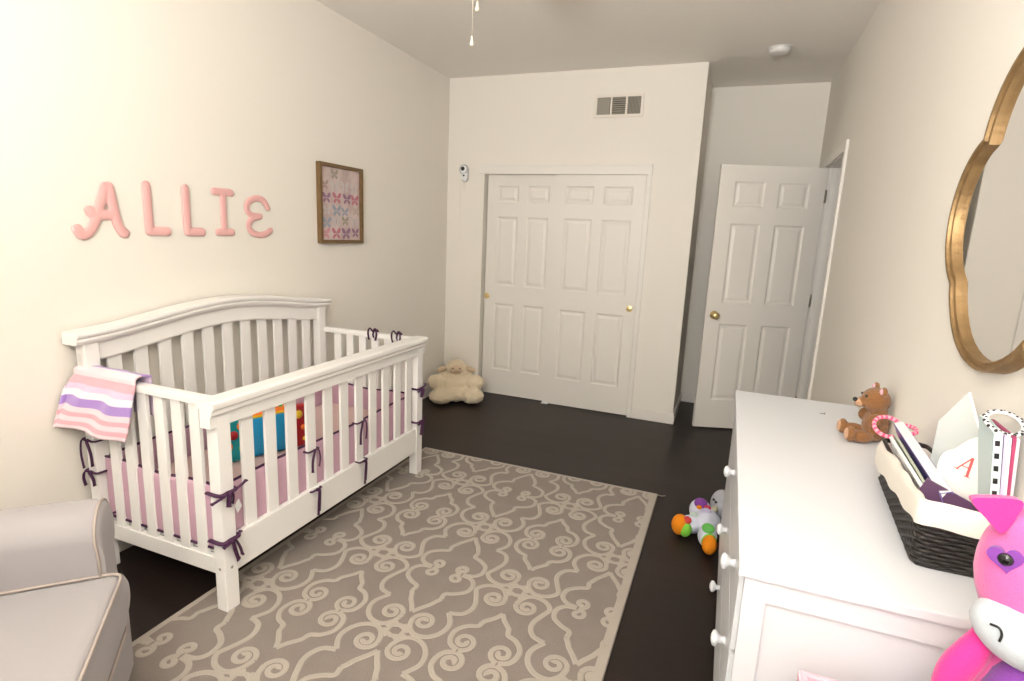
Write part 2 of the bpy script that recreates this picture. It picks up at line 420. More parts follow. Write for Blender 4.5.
for (px, py, z1, nm) in ((-.012, .0, 2.113, 'pull_chain'), (-.027, -.0, 2.018, 'pull_chain')):
    b2 = bmesh.new(); zt = 2.385; x, y = px, py
    nb = int((zt - z1 - .03) / .008)
    for i in range(nb): ell(b2, (x, y, zt - H - i * .008), (.0014, .0014, .0016), seg=6)
    tube(b2, [(x, y, zt - H), (x, y, z1 + .03 - H)], .0007, n=5)
    lathe(b2, [(0, .032), (.003, .030), (.004, .02), (.0065, .012), (.0065, .004), (.0, 0)], Matrix.Translation((x, y, z1 - H)), n=12)
    obj(nm, b2, CH, fan)

# ------------------------------------------------------------------ wall letters
def yz_tube(strokes, r=.021, depth=.34, bm=None):
    bm = bm or bmesh.new()
    for s in strokes:
        pts = smoothpts([(0, a, b_) for a, b_ in s], 8) if len(s) > 2 else [(0, *s[0]), (0, *s[1])]
        tube(bm, pts, r, n=14, flat=depth, up0=(1, 0, 0))
        for e in (s[0], s[-1]): ell(bm, (0, e[0], e[1]), (r * depth, r, r), seg=14)
    return bm
LZ = 1.39
def letter(name, label, y0, strokes, r=.021):
    o = obj(name, yz_tube(strokes, r), M['letter'], smooth=True)
    o.location = (.0085, y0, LZ)
    tag(o, label, 'wall letter', 'pink letters on the left wall')
    remesh(o, .0035, 3)
    return o
letter('wall_letter', 'pink wooden letter A with curled foot, first of the wall name', 1.340,
       [[(.020, .192), (-.002, .125), (-.026, .06), (-.055, .012), (-.082, .0), (-.098, .020)], [(.020, .192), (.036, .192)], [(.036, .192), (.046, .12), (.058, .05), (.074, .014), (.085, .008)], [(-.045, .094), (-.030, .080), (.040, .080)]], .0215)
letter('wall_letter', 'pink wooden letter L standing next to the A', 1.531,
       [[(.004, .213), (.004, .018)], [(.004, .018), (.088, .018)]])
letter('wall_letter', 'pink wooden letter L standing next to the I', 1.716,
       [[(.005, .215), (.005, .018)], [(.005, .018), (.082, .018)]])
letter('wall_letter', 'pink wooden letter I with short bars at top and foot', 1.926,
       [[(.002, .212), (.002, .02)], [(-.048, .216), (.052, .216)], [(-.036, .02), (.046, .02)]], .0185)
letter('wall_letter', 'pink wooden letter E shaped from two curls, last of the wall name', 2.132,
       [[(.085, .155), (.058, .19), (.01, .202), (-.045, .18), (-.058, .14), (-.03, .112), (.03, .108)], [(.03, .108), (-.025, .095), (-.05, .06), (-.035, .025), (.01, .01), (.06, .015), (.1, .035)]], .0175)

# ------------------------------------------------------------------ framed butterfly picture
pf = thing('framed_picture', 'framed print of rows of pastel butterflies in a brown wooden frame', 'picture', (0, 2.615, 1.355))
FWd, FHt = .43, .49
bm = bmesh.new()
for y0, y1, z0, z1 in ((0, .022, 0, FHt), (FWd - .022, FWd, 0, FHt), (.022, FWd - .022, 0, .022), (.022, FWd - .022, FHt - .022, FHt)): box(bm, .002, .032, y0, y1, z0, z1, bev=.002)
obj('picture_frame', bm, M['wood'], pf)
m, nt, b, tc = nodes_mat('butterfly_paper'); 
nn = nt.nodes.new('ShaderNodeTexNoise'); nn.inputs['Scale'].default_value = 9; nt.links.new(tc.outputs['Object'], nn.inputs['Vector'])
rp = ramp(nt, [(.35, (.50, .38, .36)), (.65, (.64, .53, .50))], 'LINEAR'); nt.links.new(nn.outputs['Fac'], rp.inputs['Fac']); nt.links.new(rp.outputs['Color'], b.inputs['Base Color']); b.inputs['Roughness'].default_value = .6
paper = m
cols = [mat('butterfly_%s' % n_, c, .6) for n_, c in (('rose', (.50, .17, .22)), ('plum', (.28, .15, .24)), ('sage', (.33, .30, .22)), ('blue', (.30, .34, .42)), ('pink', (.62, .28, .32)), ('brown', (.38, .28, .24)), ('faint', (.50, .40, .36)), ('pale', (.56, .50, .50)))]
bm = nbox(.002, .014, .02, FWd - .02, .02, FHt - .02)
rnd = random.Random(3)
for r_ in range(6):
    for c_ in range(4):
        if r_ == 5 and c_ in (0, 3): continue
        cy = .068 + c_ * .098 + rnd.uniform(-.012, .012); cz = .060 + r_ * .073 + rnd.uniform(-.010, .010); mi = 1 + (rnd.choice((0, 1, 4, 1)) if r_ in (0, 3) else rnd.choice((2, 3, 6, 7, 5, 7))) ; mi = min(mi, 8); sc = rnd.uniform(1.0, 1.45)
        for s in (-1, 1):
            for pts in ([(0, .004), (.008, .016), (.018, .025), (.028, .026), (.031, .016), (.024, .004), (.012, -.001)], [(0, .0), (.016, -.004), (.026, -.014), (.018, -.026), (.004, -.012)]):
                fs = [bm.verts.new((.0146, cy + s * p_[0] * sc, cz + p_[1] * sc)) for p_ in pts]
                f = bm.faces.new(fs); f.material_index = mi
        fs = [bm.verts.new((.0148, cy + a, cz + b_)) for a, b_ in ((-.002, -.018), (.002, -.018), (.002, .016), (-.002, .016))]
        bm.faces.new(fs).material_index = 6
obj('butterfly_print', bm, [paper] + cols, pf)

# ------------------------------------------------------------------ scalloped mirror
mr = thing('scalloped_mirror', 'large wall mirror with scalloped gold frame hung over the dresser', 'mirror', (XR, 1.17, 1.56))
# outline (dy, dz) relative to centre: lobes given as (start, apex, end), left half then mirrored
A0 = (0, .295); A1 = (.405, .190); A2 = (.445, -.175); A3 = (0, -.275)
def arc3(p, q, r_, n=18):
    p, q, r_ = [Vector((*a, 0)) for a in (p, q, r_)]
    # circle through 3 points
    ax, ay, bx, by, cx_, cy_ = p.x, p.y, q.x, q.y, r_.x, r_.y
    d = 2 * (ax * (by - cy_) + bx * (cy_ - ay) + cx_ * (ay - by))
    ux = ((ax * ax + ay * ay) * (by - cy_) + (bx * bx + by * by) * (cy_ - ay) + (cx_ * cx_ + cy_ * cy_) * (ay - by)) / d
    uy = ((ax * ax + ay * ay) * (cx_ - bx) + (bx * bx + by * by) * (ax - cx_) + (cx_ * cx_ + cy_ * cy_) * (bx - ax)) / d
    a0 = math.atan2(ay - uy, ax - ux); a1 = math.atan2(by - uy, bx - ux); a2 = math.atan2(cy_ - uy, cx_ - ux)
    R_ = math.hypot(ax - ux, ay - uy)
    def unwrap(a, ref, sgn):
        while (a - ref) * sgn < 0: a += sgn * 2 * PI
        return a
    for sgn in (1, -1):
        b1 = unwrap(a1, a0, sgn); b2_ = unwrap(a2, a0, sgn)
        if abs(b1 - a0) < abs(b2_ - a0): break
    return [(ux + R_ * math.cos(a0 + (b2_ - a0) * i / n), uy + R_ * math.sin(a0 + (b2_ - a0) * i / n)) for i in range(n + 1)]
half = arc3(A0, (.24, .375), A1)[:-1] + arc3(A1, (.545, .0), A2)[:-1] + arc3(A2, (.235, -.352), A3)
outl = half + [(-a, b_) for a, b_ in half[::-1][1:-1]]
def offs(pts, d):
    n = len(pts); out = []
    for i in range(n):
        a, b_, c = Vector(pts[i - 1]), Vector(pts[i]), Vector(pts[(i + 1) % n])
        n1 = Vector((-(b_ - a).y, (b_ - a).x)).normalized(); n2 = Vector((-(c - b_).y, (c - b_).x)).normalized()
        nn_ = (n1 + n2); nn_.normalize(); k = min(1.5, 1 / max(.5, nn_.dot(n1)))
        out.append(tuple(b_ + nn_ * d * k))
    return out
area_s = sum(outl[i - 1][0] * outl[i][1] - outl[i][0] * outl[i - 1][1] for i in range(len(outl)))
sg = 1 if area_s > 0 else -1
bm = bmesh.new(); prof = [(0, 0), (0, .030), (.003, .034), (.010, .033), (.012, .026), (.017, .025), (.020, .028), (.024, .026), (.026, .014), (.022, .008), (.022, 0)]
rings = []
for d, hgt in prof:
    rings.append([bm.verts.new((-hgt, y, z)) for y, z in offs(outl, sg * d)])
n = len(outl)
for k in range(len(rings)):
    p, q = rings[k], rings[(k + 1) % len(rings)]
    for i in range(n):
        f = bm.faces.new((p[i], p[(i + 1) % n], q[(i + 1) % n], q[i]))
obj('mirror_frame', bm, M['gold'], mr, smooth=True, angle=40)
bm = bmesh.new(); prism(bm, [(a, b_) for a, b_ in offs(outl, sg * .0215)], .010, .014, Matrix(((0, 0, -1, 0), (1, 0, 0, 0), (0, 1, 0, 0), (0, 0, 0, 1))))
obj('mirror_glass', bm, M['mirror'], mr)

# ------------------------------------------------------------------ rug
RX0, RX1, RY0, RY1 = .598, 2.152, .50, 2.94
bm = bmesh.new()
box(bm, RX0, RX1, RY0, RY1, .001, .011, bev=.004)
ZT = .0125; LW = .0108
def ribbon(pts, wd=LW, clip=True):
    P = [Vector((a, b_)) for a, b_ in pts]; prev = None; ZT = .0125 + random.random() * .0008
    for i, p in enumerate(P):
        t = P[min(i + 1, len(P) - 1)] - P[max(i - 1, 0)]
        if t.length < 1e-7: continue
        t.normalize(); nn_ = Vector((-t.y, t.x)) * wd
        ins = (RX0 + .012 < p.x < RX1 - .012) and (RY0 + .012 < p.y < RY1 - .012)
        if not ins: prev = None; continue
        cur = [bm.verts.new((p.x + nn_.x, p.y + nn_.y, ZT - .0022)), bm.verts.new((p.x + nn_.x * .7, p.y + nn_.y * .7, ZT)), bm.verts.new((p.x - nn_.x * .7, p.y - nn_.y * .7, ZT)), bm.verts.new((p.x - nn_.x, p.y - nn_.y, ZT - .0022))]
        if prev:
            for k in range(3):
                f = bm.faces.new((prev[k], prev[k + 1], cur[k + 1], cur[k])); f.material_index = 1
        prev = cur
def spiral(cx_, cy_, r0, a0, turns, sg_, n=26, rin=.010):
    out = []
    for i in range(n + 1):
        t = i / n; r_ = r0 + (rin - r0) * t ** .85; a = a0 + sg_ * turns * 2 * PI * t
        out.append((cx_ + r_ * math.cos(a), cy_ + r_ * math.sin(a)))
    return out
def cat2(pts, n=5): return [(p.x, p.y) for p in smoothpts([(a, b_, 0) for a, b_ in pts], n)]
GX, GY = .3285, .405; NX, NY = 1.395, 1.353
for i in range(-4, 5):
    for j in range(-4, 6):
        cx_, cy_ = NX + i * GX, NY + j * GY
        if (i + j) % 2 == 0:
            for sx in (1, -1):
                for sy in (1, -1):
                    # spiral at this node, opening into the arm that runs to the diagonal neighbour
                    def Q(pts): return [(cx_ + sx * a, cy_ + sy * b_) for a, b_ in pts]
                    sp = spiral(.070, .083, .046, math.radians(180), 1.45, -1)
                    ribbon(Q(sp))
                    if j % 2 == 0:
                        ribbon(Q(cat2([(.024, .083), (.036, .040), (.070, .010), (.120, .016), (.158, .055), (.166, .110), (.134, .166)])))
                        ribbon(Q(cat2([(.134, .166), (.180, .180), (.203, .215), (.205, .255), (.186, .305), (.170, .350), (.205, .388), (.2585, .395), (.2925, .365), (.3045, .322)])))
                    # V tips to the axis diamonds
            for sx in (1, -1):
                ribbon([(cx_ + sx * .012, cy_ + .04), (cx_ + sx * .03, cy_ + .018), (cx_ + sx * .03, cy_ - .018), (cx_ + sx * .012, cy_ - .04)])
            ribbon([(cx_ - .05, cy_ + .012), (cx_, cy_ + .03), (cx_ + .05, cy_ + .012)])
            ribbon([(cx_ - .05, cy_ - .012), (cx_, cy_ - .03), (cx_ + .05, cy_ - .012)])
        else:
            typ = i % 2
            for sx in (1, -1):
                for sy in (1, -1):
                    def Q(pts): return [(cx_ + sx * a, cy_ + sy * b_) for a, b_ in pts]
                    if typ:    # free standing diamond with four large spirals
                        ribbon(Q([(0, .246), (.018, .215), (.050, .180), (.055, .168)]))
                        ribbon(Q(cat2([(.055, .168), (.062, .146), (.098, .130), (.126, .095), (.128, .055), (.112, .022), (.078, .006)])))
                        ribbon(Q(spiral(.074, .052, .046, math.radians(-90), 1.35, -1, rin=.010)))
                    else:      # diamond tied to the nodes above and below, small inward curls
                        ribbon(Q([(0, .292), (.018, .262), (.045, .225), (.060, .192), (.068, .180)]))
                        ribbon(Q(cat2([(.068, .180), (.066, .145), (.100, .128), (.140, .095), (.146, .045), (.120, .012), (.075, .004)])))
                        ribbon(Q(spiral(.062, .034, .031, math.radians(-80), 1.15, -1, rin=.008, n=20)), .0105)
# border band
def band(x0, x1, y0, y1):
    vs = [bm.verts.new(p_) for p_ in ((x0, y0, .0123), (x1, y0, .0123), (x1, y1, .0123), (x0, y1, .0123))]
    bm.faces.new(vs).material_index = 1
bwid = .026
band(RX0 + .004, RX0 + bwid, RY0 + .004, RY1 - .004); band(RX1 - bwid * 1.5, RX1 - .004, RY0 + .004, RY1 - .004)
band(RX0 + bwid, RX1 - bwid * 1.5, RY1 - bwid, RY1 - .004); band(RX0 + bwid, RX1 - bwid * 1.5, RY0 + .004, RY0 + bwid)
# loose thread at the far corner
tube(bm, smoothpts([(RX1 - .01, RY1 - .005, .008), (RX1 + .02, RY1 - .002, .004), (RX1 + .04, RY1 + .012, .004)]), .0025, n=5, mi=1)
rug = obj('rug', bm, [M['rug'], M['rugline']])
bm = bmesh.new(); bm.from_mesh(rug.data); bm.normal_update()
for f in bm.faces:
    if f.material_index == 1 and f.normal.z < 0 and f.calc_center_median().z > .009: f.normal_flip()
bm.to_mesh(rug.data); bm.free()
tag(rug, 'taupe area rug with pale raised scroll trellis pattern on the dark floor', 'rug')

# ------------------------------------------------------------------ crib
CX0, CX1, CY0, CY1 = .045, .770, 1.172, 2.598
cr = thing('crib', 'white baby crib with arched headboard against the left wall', 'crib', ((CX0 + CX1) / 2, (CY0 + CY1) / 2, .0))
def C_(bm_): bmesh.ops.translate(bm_, verts=bm_.verts, vec=(-(CX0 + CX1) / 2, -(CY0 + CY1) / 2, 0)); return bm_
def cobj(name, bm_, mt=None, parent=None, **k): return obj(name, C_(bm_), mt or M['crib'], parent or cr, **k)
def sweep_y(bm, prof, ys, zoff, mi=0):
    rings = [[bm.verts.new((x, y, z + zoff(y))) for x, z in prof] for y in ys]
    n = len(prof)
    for p, q in zip(rings, rings[1:]):
        for k in range(n): bm.faces.new((p[k], p[(k + 1) % n], q[(k + 1) % n], q[k]))
    bm.faces.new(rings[0][::-1]); bm.faces.new(rings[-1])
def hz(y):
    s = abs(y - 1.88) / .75
    return 1.020 + .073 * (1 + math.cos(PI * min(1, s / 1.04))) / 2
YS = [1.138 + (2.595 - 1.138) * i / 48 for i in range(49)]
bm = bmesh.new()
sweep_y(bm, [(.020, 0), (.020, -.05), (.098, -.05), (.104, -.044), (.108, -.034), (.106, -.026), (.114, -.020), (.118, -.010), (.116, 0)], YS, hz)
cobj('headboard_crown', bm, smooth=True, angle=25)
YS2 = [1.172 + (2.565 - 1.172) * i / 48 for i in range(49)]
bm = bmesh.new(); sweep_y(bm, [(.040, -.045), (.040, -.130), (.074, -.130), (.078, -.122), (.078, -.060), (.088, -.048)], YS2, hz)
cobj('headboard_panel', bm, smooth=True, angle=25)
for y0 in (CY0, CY1 - .085):   # headboard posts
    cobj('post', nbox(.040, .092, y0, y0 + .055, 0, hz(y0) - .05, bev=.004))
for y0, fy in ((CY0, 0), (CY1 - .058, 0)):   # front posts
    bm = nbox(.718, .770, y0, y0 + .058, .0, .80, bev=.004)
    cobj('post', bm)
cobj('bottom_rail', nbox(.046, .072, CY0 + .05, CY1 - .05, .135, .205, bev=.003))
for k in range(11):   # headboard slats
    y = 1.302 + .1128 * k
    cobj('slat', nbox(.050, .064, y - .029, y + .029, .20, hz(y) - .115, bev=.003))
# front rail with cornice
YF = [1.146, 2.622]
bm = bmesh.new()
sweep_y(bm, [(.708, .846), (.708, .822), (.722, .815), (.722, .748), (.7695, .748), (.7695, .782), (.773, .792), (.779, .798), (.780, .812), (.788, .820), (.791, .832), (.789, .842), (.782, .848)], YF, lambda y: 0)
cobj('top_rail', bm, smooth=True, angle=30)
cobj('front_apron', nbox(.738, .764, CY0 + .055, CY1 - .055, .155, .300, bev=.004))
sl = lambda k: 1.322 + .1155 * k
for k in range(11):
    cobj('slat', nbox(.738, .752, sl(k) - .0275, sl(k) + .0275, .295, .75, bev=.003))
for y0, s in ((CY0 + .008, -1), (CY1 - .040, 1)):   # end panels
    cobj('top_rail', nbox(.085, .725, y0 - .004, y0 + .036, .815, .846, bev=.006))
    cobj('bottom_rail', nbox(.085, .725, y0 + .004, y0 + .030, .150, .215, bev=.003))
    for k in range(6):
        x = .180 + .0915 * k
        cobj('slat', nbox(x - .025, x + .025, y0 + .009, y0 + .025, .21, .82, bev=.003))
for zz in (.185, .79):
    bm = bmesh.new(); lathe(bm, [(0, 0), (.006, 0), (.006, .0015), (0, .002)], Matrix.Translation((.744, CY0, zz)) @ Matrix.Rotation(PI / 2, 4, 'X'), n=12); cobj('bolt_cap', bm, M['nickel'])
bm = bmesh.new(); lathe(bm, [(0, 0), (.006, 0), (.006, .0015), (0, .002)], Matrix.Translation((.770, CY0 + .030, .185)) @ Matrix.Rotation(PI / 2, 4, 'Y'), n=12); cobj('bolt_cap', bm, M['nickel'])
cobj('mattress_base', nbox(.080, .735, CY0 + .040, CY1 - .042, .215, .232))

mt_ = thing('crib_mattress', 'crib mattress under a peach pink fitted sheet, inside the crib', 'mattress', (.405, 1.885, .233))
b2 = nbox(-.30, .30, -.665, .665, 0, .135, bev=.03, seg=4); obj('fitted_sheet', b2, M['sheet'], mt_, smooth=True)

bp_ = thing('crib_bumper', 'mauve pink crib bumper with dark purple piping tied to the crib slats', 'crib bumper', (.405, 1.885, .233))
def bumper_panel(x0, x1, y0, y1):
    # soft panel with slightly wavy top
    b2 = bmesh.new(); L = max(x1 - x0, y1 - y0); alongx = (x1 - x0) > (y1 - y0); N = 28; K = 8
    th = min(x1 - x0, y1 - y0)
    grid = []
    for i in range(N + 1):
        s = i / N; row = []
        zt = .262 + .006 * math.sin(s * 9 + x0 * 20)
        e = min(1, min(s, 1 - s) * 12) ** .5
        for k in range(K * 2):
            a = 2 * PI * k / (K * 2); c_, s_ = math.cos(a), math.sin(a)
            w_ = math.copysign(abs(c_) ** .7, c_) * th / 2 * (.5 + .5 * e)
            z = zt / 2 + math.copysign(abs(s_) ** .3, s_) * zt / 2
            l_ = s * L
            row.append(b2.verts.new((x0 + l_, (y0 + y1) / 2 + w_, z) if alongx else ((x0 + x1) / 2 + w_, y0 + l_, z)))
        grid.append(row)
    for p, q in zip(grid, grid[1:]):
        for k in range(K * 2): b2.faces.new((p[k], p[(k + 1) % (K * 2)], q[(k + 1) % (K * 2)], q[k]))
    b2.faces.new(grid[0][::-1]); b2.faces.new(grid[-1])
    obj('bumper_panel', b2, M['mauve'], bp_, smooth=True, angle=60)
    pts = []
    for i in range(N + 1):
        s = i / N; zt = .264 + .006 * math.sin(s * 9 + x0 * 20)
        pts.append((x0 + s * L, (y0 + y1) / 2, zt) if alongx else ((x0 + x1) / 2, y0 + s * L, zt))
    b3 = bmesh.new(); tube(b3, pts, .0055, n=8)
    pts2 = [(p_[0], p_[1], .004) for p_ in pts]; off = th / 2 * .9
    tube(b3, [(p_[0] + (0 if alongx else off), p_[1] - (off if alongx else 0), .012) for p_ in pts2], .0055, n=6)
    obj('piping', b3, M['purple'], bp_)
bumper_panel(.306, .330, -.665, .665)     # front
bumper_panel(-.330, -.306, -.665, .665)   # back
bumper_panel(-.305, .305, -.690, -.668)   # near end
bumper_panel(-.305, .305, .668, .690)     # far end
def tie(x, y, z, ax, spread=.03, drop=.10, lean=0, loop=None, r=.0042, w_=.9):
    """ribbon tied round a slat or post: wrap, knot and two tails. ax = outward direction ('x','-y','y')"""
    b2 = bmesh.new(); o = Vector((.405, 1.885, .233)); c = Vector((x, y, z)) - o
    out = {'x': Vector((1, 0, 0)), '-y': Vector((0, -1, 0)), 'y': Vector((0, 1, 0))}[ax]
    sd_ = Vector((0, 0, 1)).cross(out)
    hw, dp = loop if loop else (.027, .02)
    wrap = [c - out * dp * 1.2 - sd_ * hw, c - sd_ * hw + out * .003, c + out * .006, c + sd_ * hw + out * .003, c - out * dp * 1.2 + sd_ * hw]
    tube(b2, smoothpts(wrap, 4), r, n=6, flat=.6)
    ell(b2, c + out * .009, (.007, .007, .008), seg=10)
    if r > .0085:     # big knotted bow : two straight ends out to the sides, two hanging down
        for s, dz in ((-1, -.012), (1, .018)):
            tube(b2, smoothpts([c + out * .010, c + out * .016 + sd_ * s * spread * .6 + Vector((0, 0, dz * .4)), c + out * .012 + sd_ * s * spread * 1.25 + Vector((0, 0, dz))], 4), [r * .8] * 8 + [r * 1.1], n=6, flat=.5)
        spread = .010
    for s, dz in ((-1, 1), (1, .85)):
        p0_ = c + out * .010
        pts = [p0_, p0_ + sd_ * s * spread * .5 + out * .012 + Vector((0, 0, .004)), p0_ + sd_ * (s * spread + lean * .5) + out * .010 - Vector((0, 0, drop * .45 * dz)), p0_ + sd_ * (s * spread * .9 + lean) + out * .006 - Vector((0, 0, drop * dz))]
        tube(b2, smoothpts(pts, 5), [r * .9] * 15 + [r * 1.15], n=6, flat=.45)
    obj('ribbon_tie', b2, M['purple'], bp_, smooth=True)
tie(.770, 1.199, .490, 'x', spread=.062, drop=.050, lean=.0, loop=(.036, .05), r=.0095)
tie(.770, 1.199, .300, 'x', spread=.032, drop=.090, lean=.03, loop=(.036, .05), r=.0105)
tie(.756, sl(3), .480, 'x', spread=.024, drop=.095, r=.0062, loop=(.032, .02))
tie(.768, sl(3), .295, 'x', spread=.006, drop=.12, r=.0062, loop=(.030, .02))
tie(.756, sl(6), .505, 'x', spread=.024, drop=.11, r=.0062, loop=(.032, .02))
tie(.768, sl(6), .300, 'x', spread=.006, drop=.12, r=.0062, loop=(.030, .02))
tie(.770, 2.569, .545, 'x', spread=.034, drop=.05, loop=(.036, .05), r=.009)
tie(.770, 2.569, .340, 'x', spread=.028, drop=.08, loop=(.036, .05), r=.009)
tie(.070, 1.170, .575, '-y', spread=.030, drop=.12, loop=(.036, .05), r=.006)
tie(.070, 1.170, .440, '-y', spread=.03, drop=.06, loop=(.036, .05), r=.007)
tie(.120, 1.182, .270, '-y', spread=.012, drop=.05, loop=(.030, .03), r=.0065)
# ribbons knotted on the far end rail
def bow(x, y, z):
    b2 = bmesh.new(); o = Vector((.405, 1.885, .233)); c = Vector((x, y, z)) - o
    ring = [c + Vector((0, .028 * math.cos(a), .024 * math.sin(a) - .018)) for a in [2 * PI * k / 14 for k in range(14)]]
    tube(b2, ring, .0058, n=6, closed=True)
    for s in (-1, 1):
        tube(b2, smoothpts([c + Vector((0, -.028, 0)), c + Vector((s * .02, -.034, .02)), c + Vector((s * .03, -.036, -.01)), c + Vector((s * .022, -.036, -.05))], 4), .0075, n=6, flat=.6)
    obj('ribbon_tie', b2, M['purple'], bp_, smooth=True)
bow(.455, CY1 - .022, .855); bow(.62, CY1 - .022, .855)
b2 = nbox(-.0008, .0008, -.016, .016, -.042, 0); 
o = obj('care_tag', b2, M['white'], bp_); o['label'] = 'white care tag'; o.location = Vector((.782, 1.228, .440)) - Vector((.405, 1.885, .233)); o.rotation_euler = (.45, 0, .3)

# toy inside the crib : bright plastic activity toy leaning behind the front slats
ct = thing('crib_activity_toy', 'bright plastic activity toy with blue screen standing inside the crib', 'toy', (.40, 1.735, .372), math.radians(66))
TEAL = mat('teal_plastic', (.01, .30, .33), .35); YEL = mat('yellow_plastic', (.85, .55, .03), .35); ORA = mat('orange_plastic', (.85, .20, .03), .35)
REDP = mat('red_plastic', (.40, .015, .02), .35); BLUE = mat('blue_screen', (.02, .32, .60), .25); GRN = mat('green_plastic', (.08, .38, .08), .35)
def rbox(x0, x1, y0, y1, z0, z1, b_=.012): return nbox(x0, x1, y0, y1, z0, z1, bev=b_, seg=3)
obj('screen_panel', rbox(-.06, .11, -.03, .03, .004, .20, .015), BLUE, ct, smooth=True, angle=50)
obj('left_panel', rbox(-.23, -.068, -.025, .025, .0, .225, .02), TEAL, ct, smooth=True, angle=50)
obj('right_panel', rbox(.118, .215, -.025, .025, .0, .215, .02), REDP, ct, smooth=True, angle=50)
obj('top_bar', rbox(-.065, .115, -.022, .022, .202, .222, .006), ORA, ct, smooth=True, angle=50)
obj('yellow_trim', rbox(-.065, .115, -.032, .02, .196, .206, .003), YEL, ct)
for (x, z, r_, mm) in ((-.20, .13, .022, YEL), (-.17, .08, .026, ORA), (-.14, .13, .022, REDP), (-.10, .17, .024, ORA), (-.10, .06, .02, GRN), (-.20, .05, .018, GRN), (.165, .17, .022, YEL), (.14, .04, .016, ORA), (.19, .10, .015, ORA), (.195, .04, .012, YEL)):
    b2 = bmesh.new(); ell(b2, (x, -.024, z), (r_, .012, r_), seg=16); obj('button', b2, mm, ct)
b2 = bmesh.new(); tube(b2, smoothpts([(-.03, 0, .215), (-.02, 0, .25), (.03, 0, .26), (.08, 0, .25), (.09, 0, .215)], 5), .010, n=10); obj('handle', b2, GRN, ct)

# striped blanket over the near end rail
m, nt, b, tc = nodes_mat('striped_fleece')
sep = nt.nodes.new('ShaderNodeSeparateXYZ'); uvn = nt.nodes.new('ShaderNodeUVMap'); nt.links.new(uvn.outputs['UV'], sep.inputs[0])
PK = (.80, .40, .46); LP = (.84, .66, .70); WH = (.82, .80, .84); PU = (.40, .25, .60); LV = (.66, .52, .68)
O0 = .43; stops = [(0, LV), (O0 - .06, PU), (O0, LP), (O0 + .055, LP), (O0 + .10, PK), (O0 + .175, LV), (O0 + .225, WH), (O0 + .285, PU), (O0 + .365, LP), (O0 + .415, PK), (O0 + .455, LP), (O0 + .50, PK), (O0 + .54, LP)]
st2 = []
for k_, (p_, c_) in enumerate(stops):
    if k_ and len(st2) < 30: st2.append((p_ - .006, stops[k_ - 1][1]))
    st2.append((p_, c_))
rp = ramp(nt, st2, 'LINEAR')
nt.links.new(sep.outputs['Y'], rp.inputs['Fac']); nt.links.new(rp.outputs['Color'], b.inputs['Base Color'])
b.inputs['Roughness'].default_value = .95; b.inputs['Sheen Weight'].default_value = .3
nn = nt.nodes.new('ShaderNodeTexNoise'); nn.inputs['Scale'].default_value = 120; nt.links.new(tc.outputs['Object'], nn.inputs['Vector'])
bpn = nt.nodes.new('ShaderNodeBump'); bpn.inputs['Strength'].default_value = .4; bpn.inputs['Distance'].default_value = .004
nt.links.new(nn.outputs['Fac'], bpn.inputs['Height']); nt.links.new(bpn.outputs['Normal'], b.inputs['Normal'])
bm = bmesh.new(); uvl = bm.loops.layers.uv.new('UVMap'); NU, NV = 36, 60; G = []
Yr = CY0 + .022   # rail centre line
for i in range(NU + 1):
    u = i / NU; row = []
    for j in range(NV + 1):
        s = j / NV * .425    # length along the drape, from inside hem to outside hem
        lin, over = .15, .060
        if s < lin: d = lin - s; y = Yr + .029; z = .862 - d
        elif s < lin + over:
            a = (s - lin) / over * PI; y = Yr + .029 * math.cos(a); z = .862 + .016 * math.sin(a); d = 0
        else: d = s - lin - over; y = Yr - .029; z = .862 - d * .995
        out = -1 if s > lin + .02 else 1
        flare = max(0, d - .02)
        x = .03 + u * .345
        if out < 0:
            x = x - flare * .75 * (1 - u) ** 1.2 - flare * .22 * u
            y += -flare * .30 * (1 - u) - .010 * min(1, flare / .05) * (1 + math.sin(u * 15 + 1.5 + flare * 9)) - flare * .12
            z += .012 * math.sin(u * 5) * flare / .25 - .02 * u * flare / .25
            x = max(x, .02) if x > -.2 else x
            x = max(.012, x) if x < .012 else x
        else:
            y += .004 * math.sin(u * 14) + .003
        row.append(bm.verts.new((x, y, z)))
    G.append(row)
for i in range(NU):
    for j in range(NV):
        f = bm.faces.new((G[i][j], G[i + 1][j], G[i + 1][j + 1], G[i][j + 1])); f.smooth = True
        for lp, (a, b_) in zip(f.loops, ((i, j), (i + 1, j), (i + 1, j + 1), (i, j + 1))): lp[uvl].uv = (a / NU, b_ / NV)
bl = obj('striped_blanket', bm, m, smooth=True)
sm = bl.modifiers.new('thickness', 'SOLIDIFY'); sm.thickness = .007; sm.offset = 0
tag(bl, 'pink, white and purple striped blanket draped over the end rail of the crib', 'blanket')

# ------------------------------------------------------------------ armchair
ac = thing('armchair', 'cream upholstered rolled arm chair in the near left corner of the rug', 'armchair', (0, 0, .0125), math.radians(45))
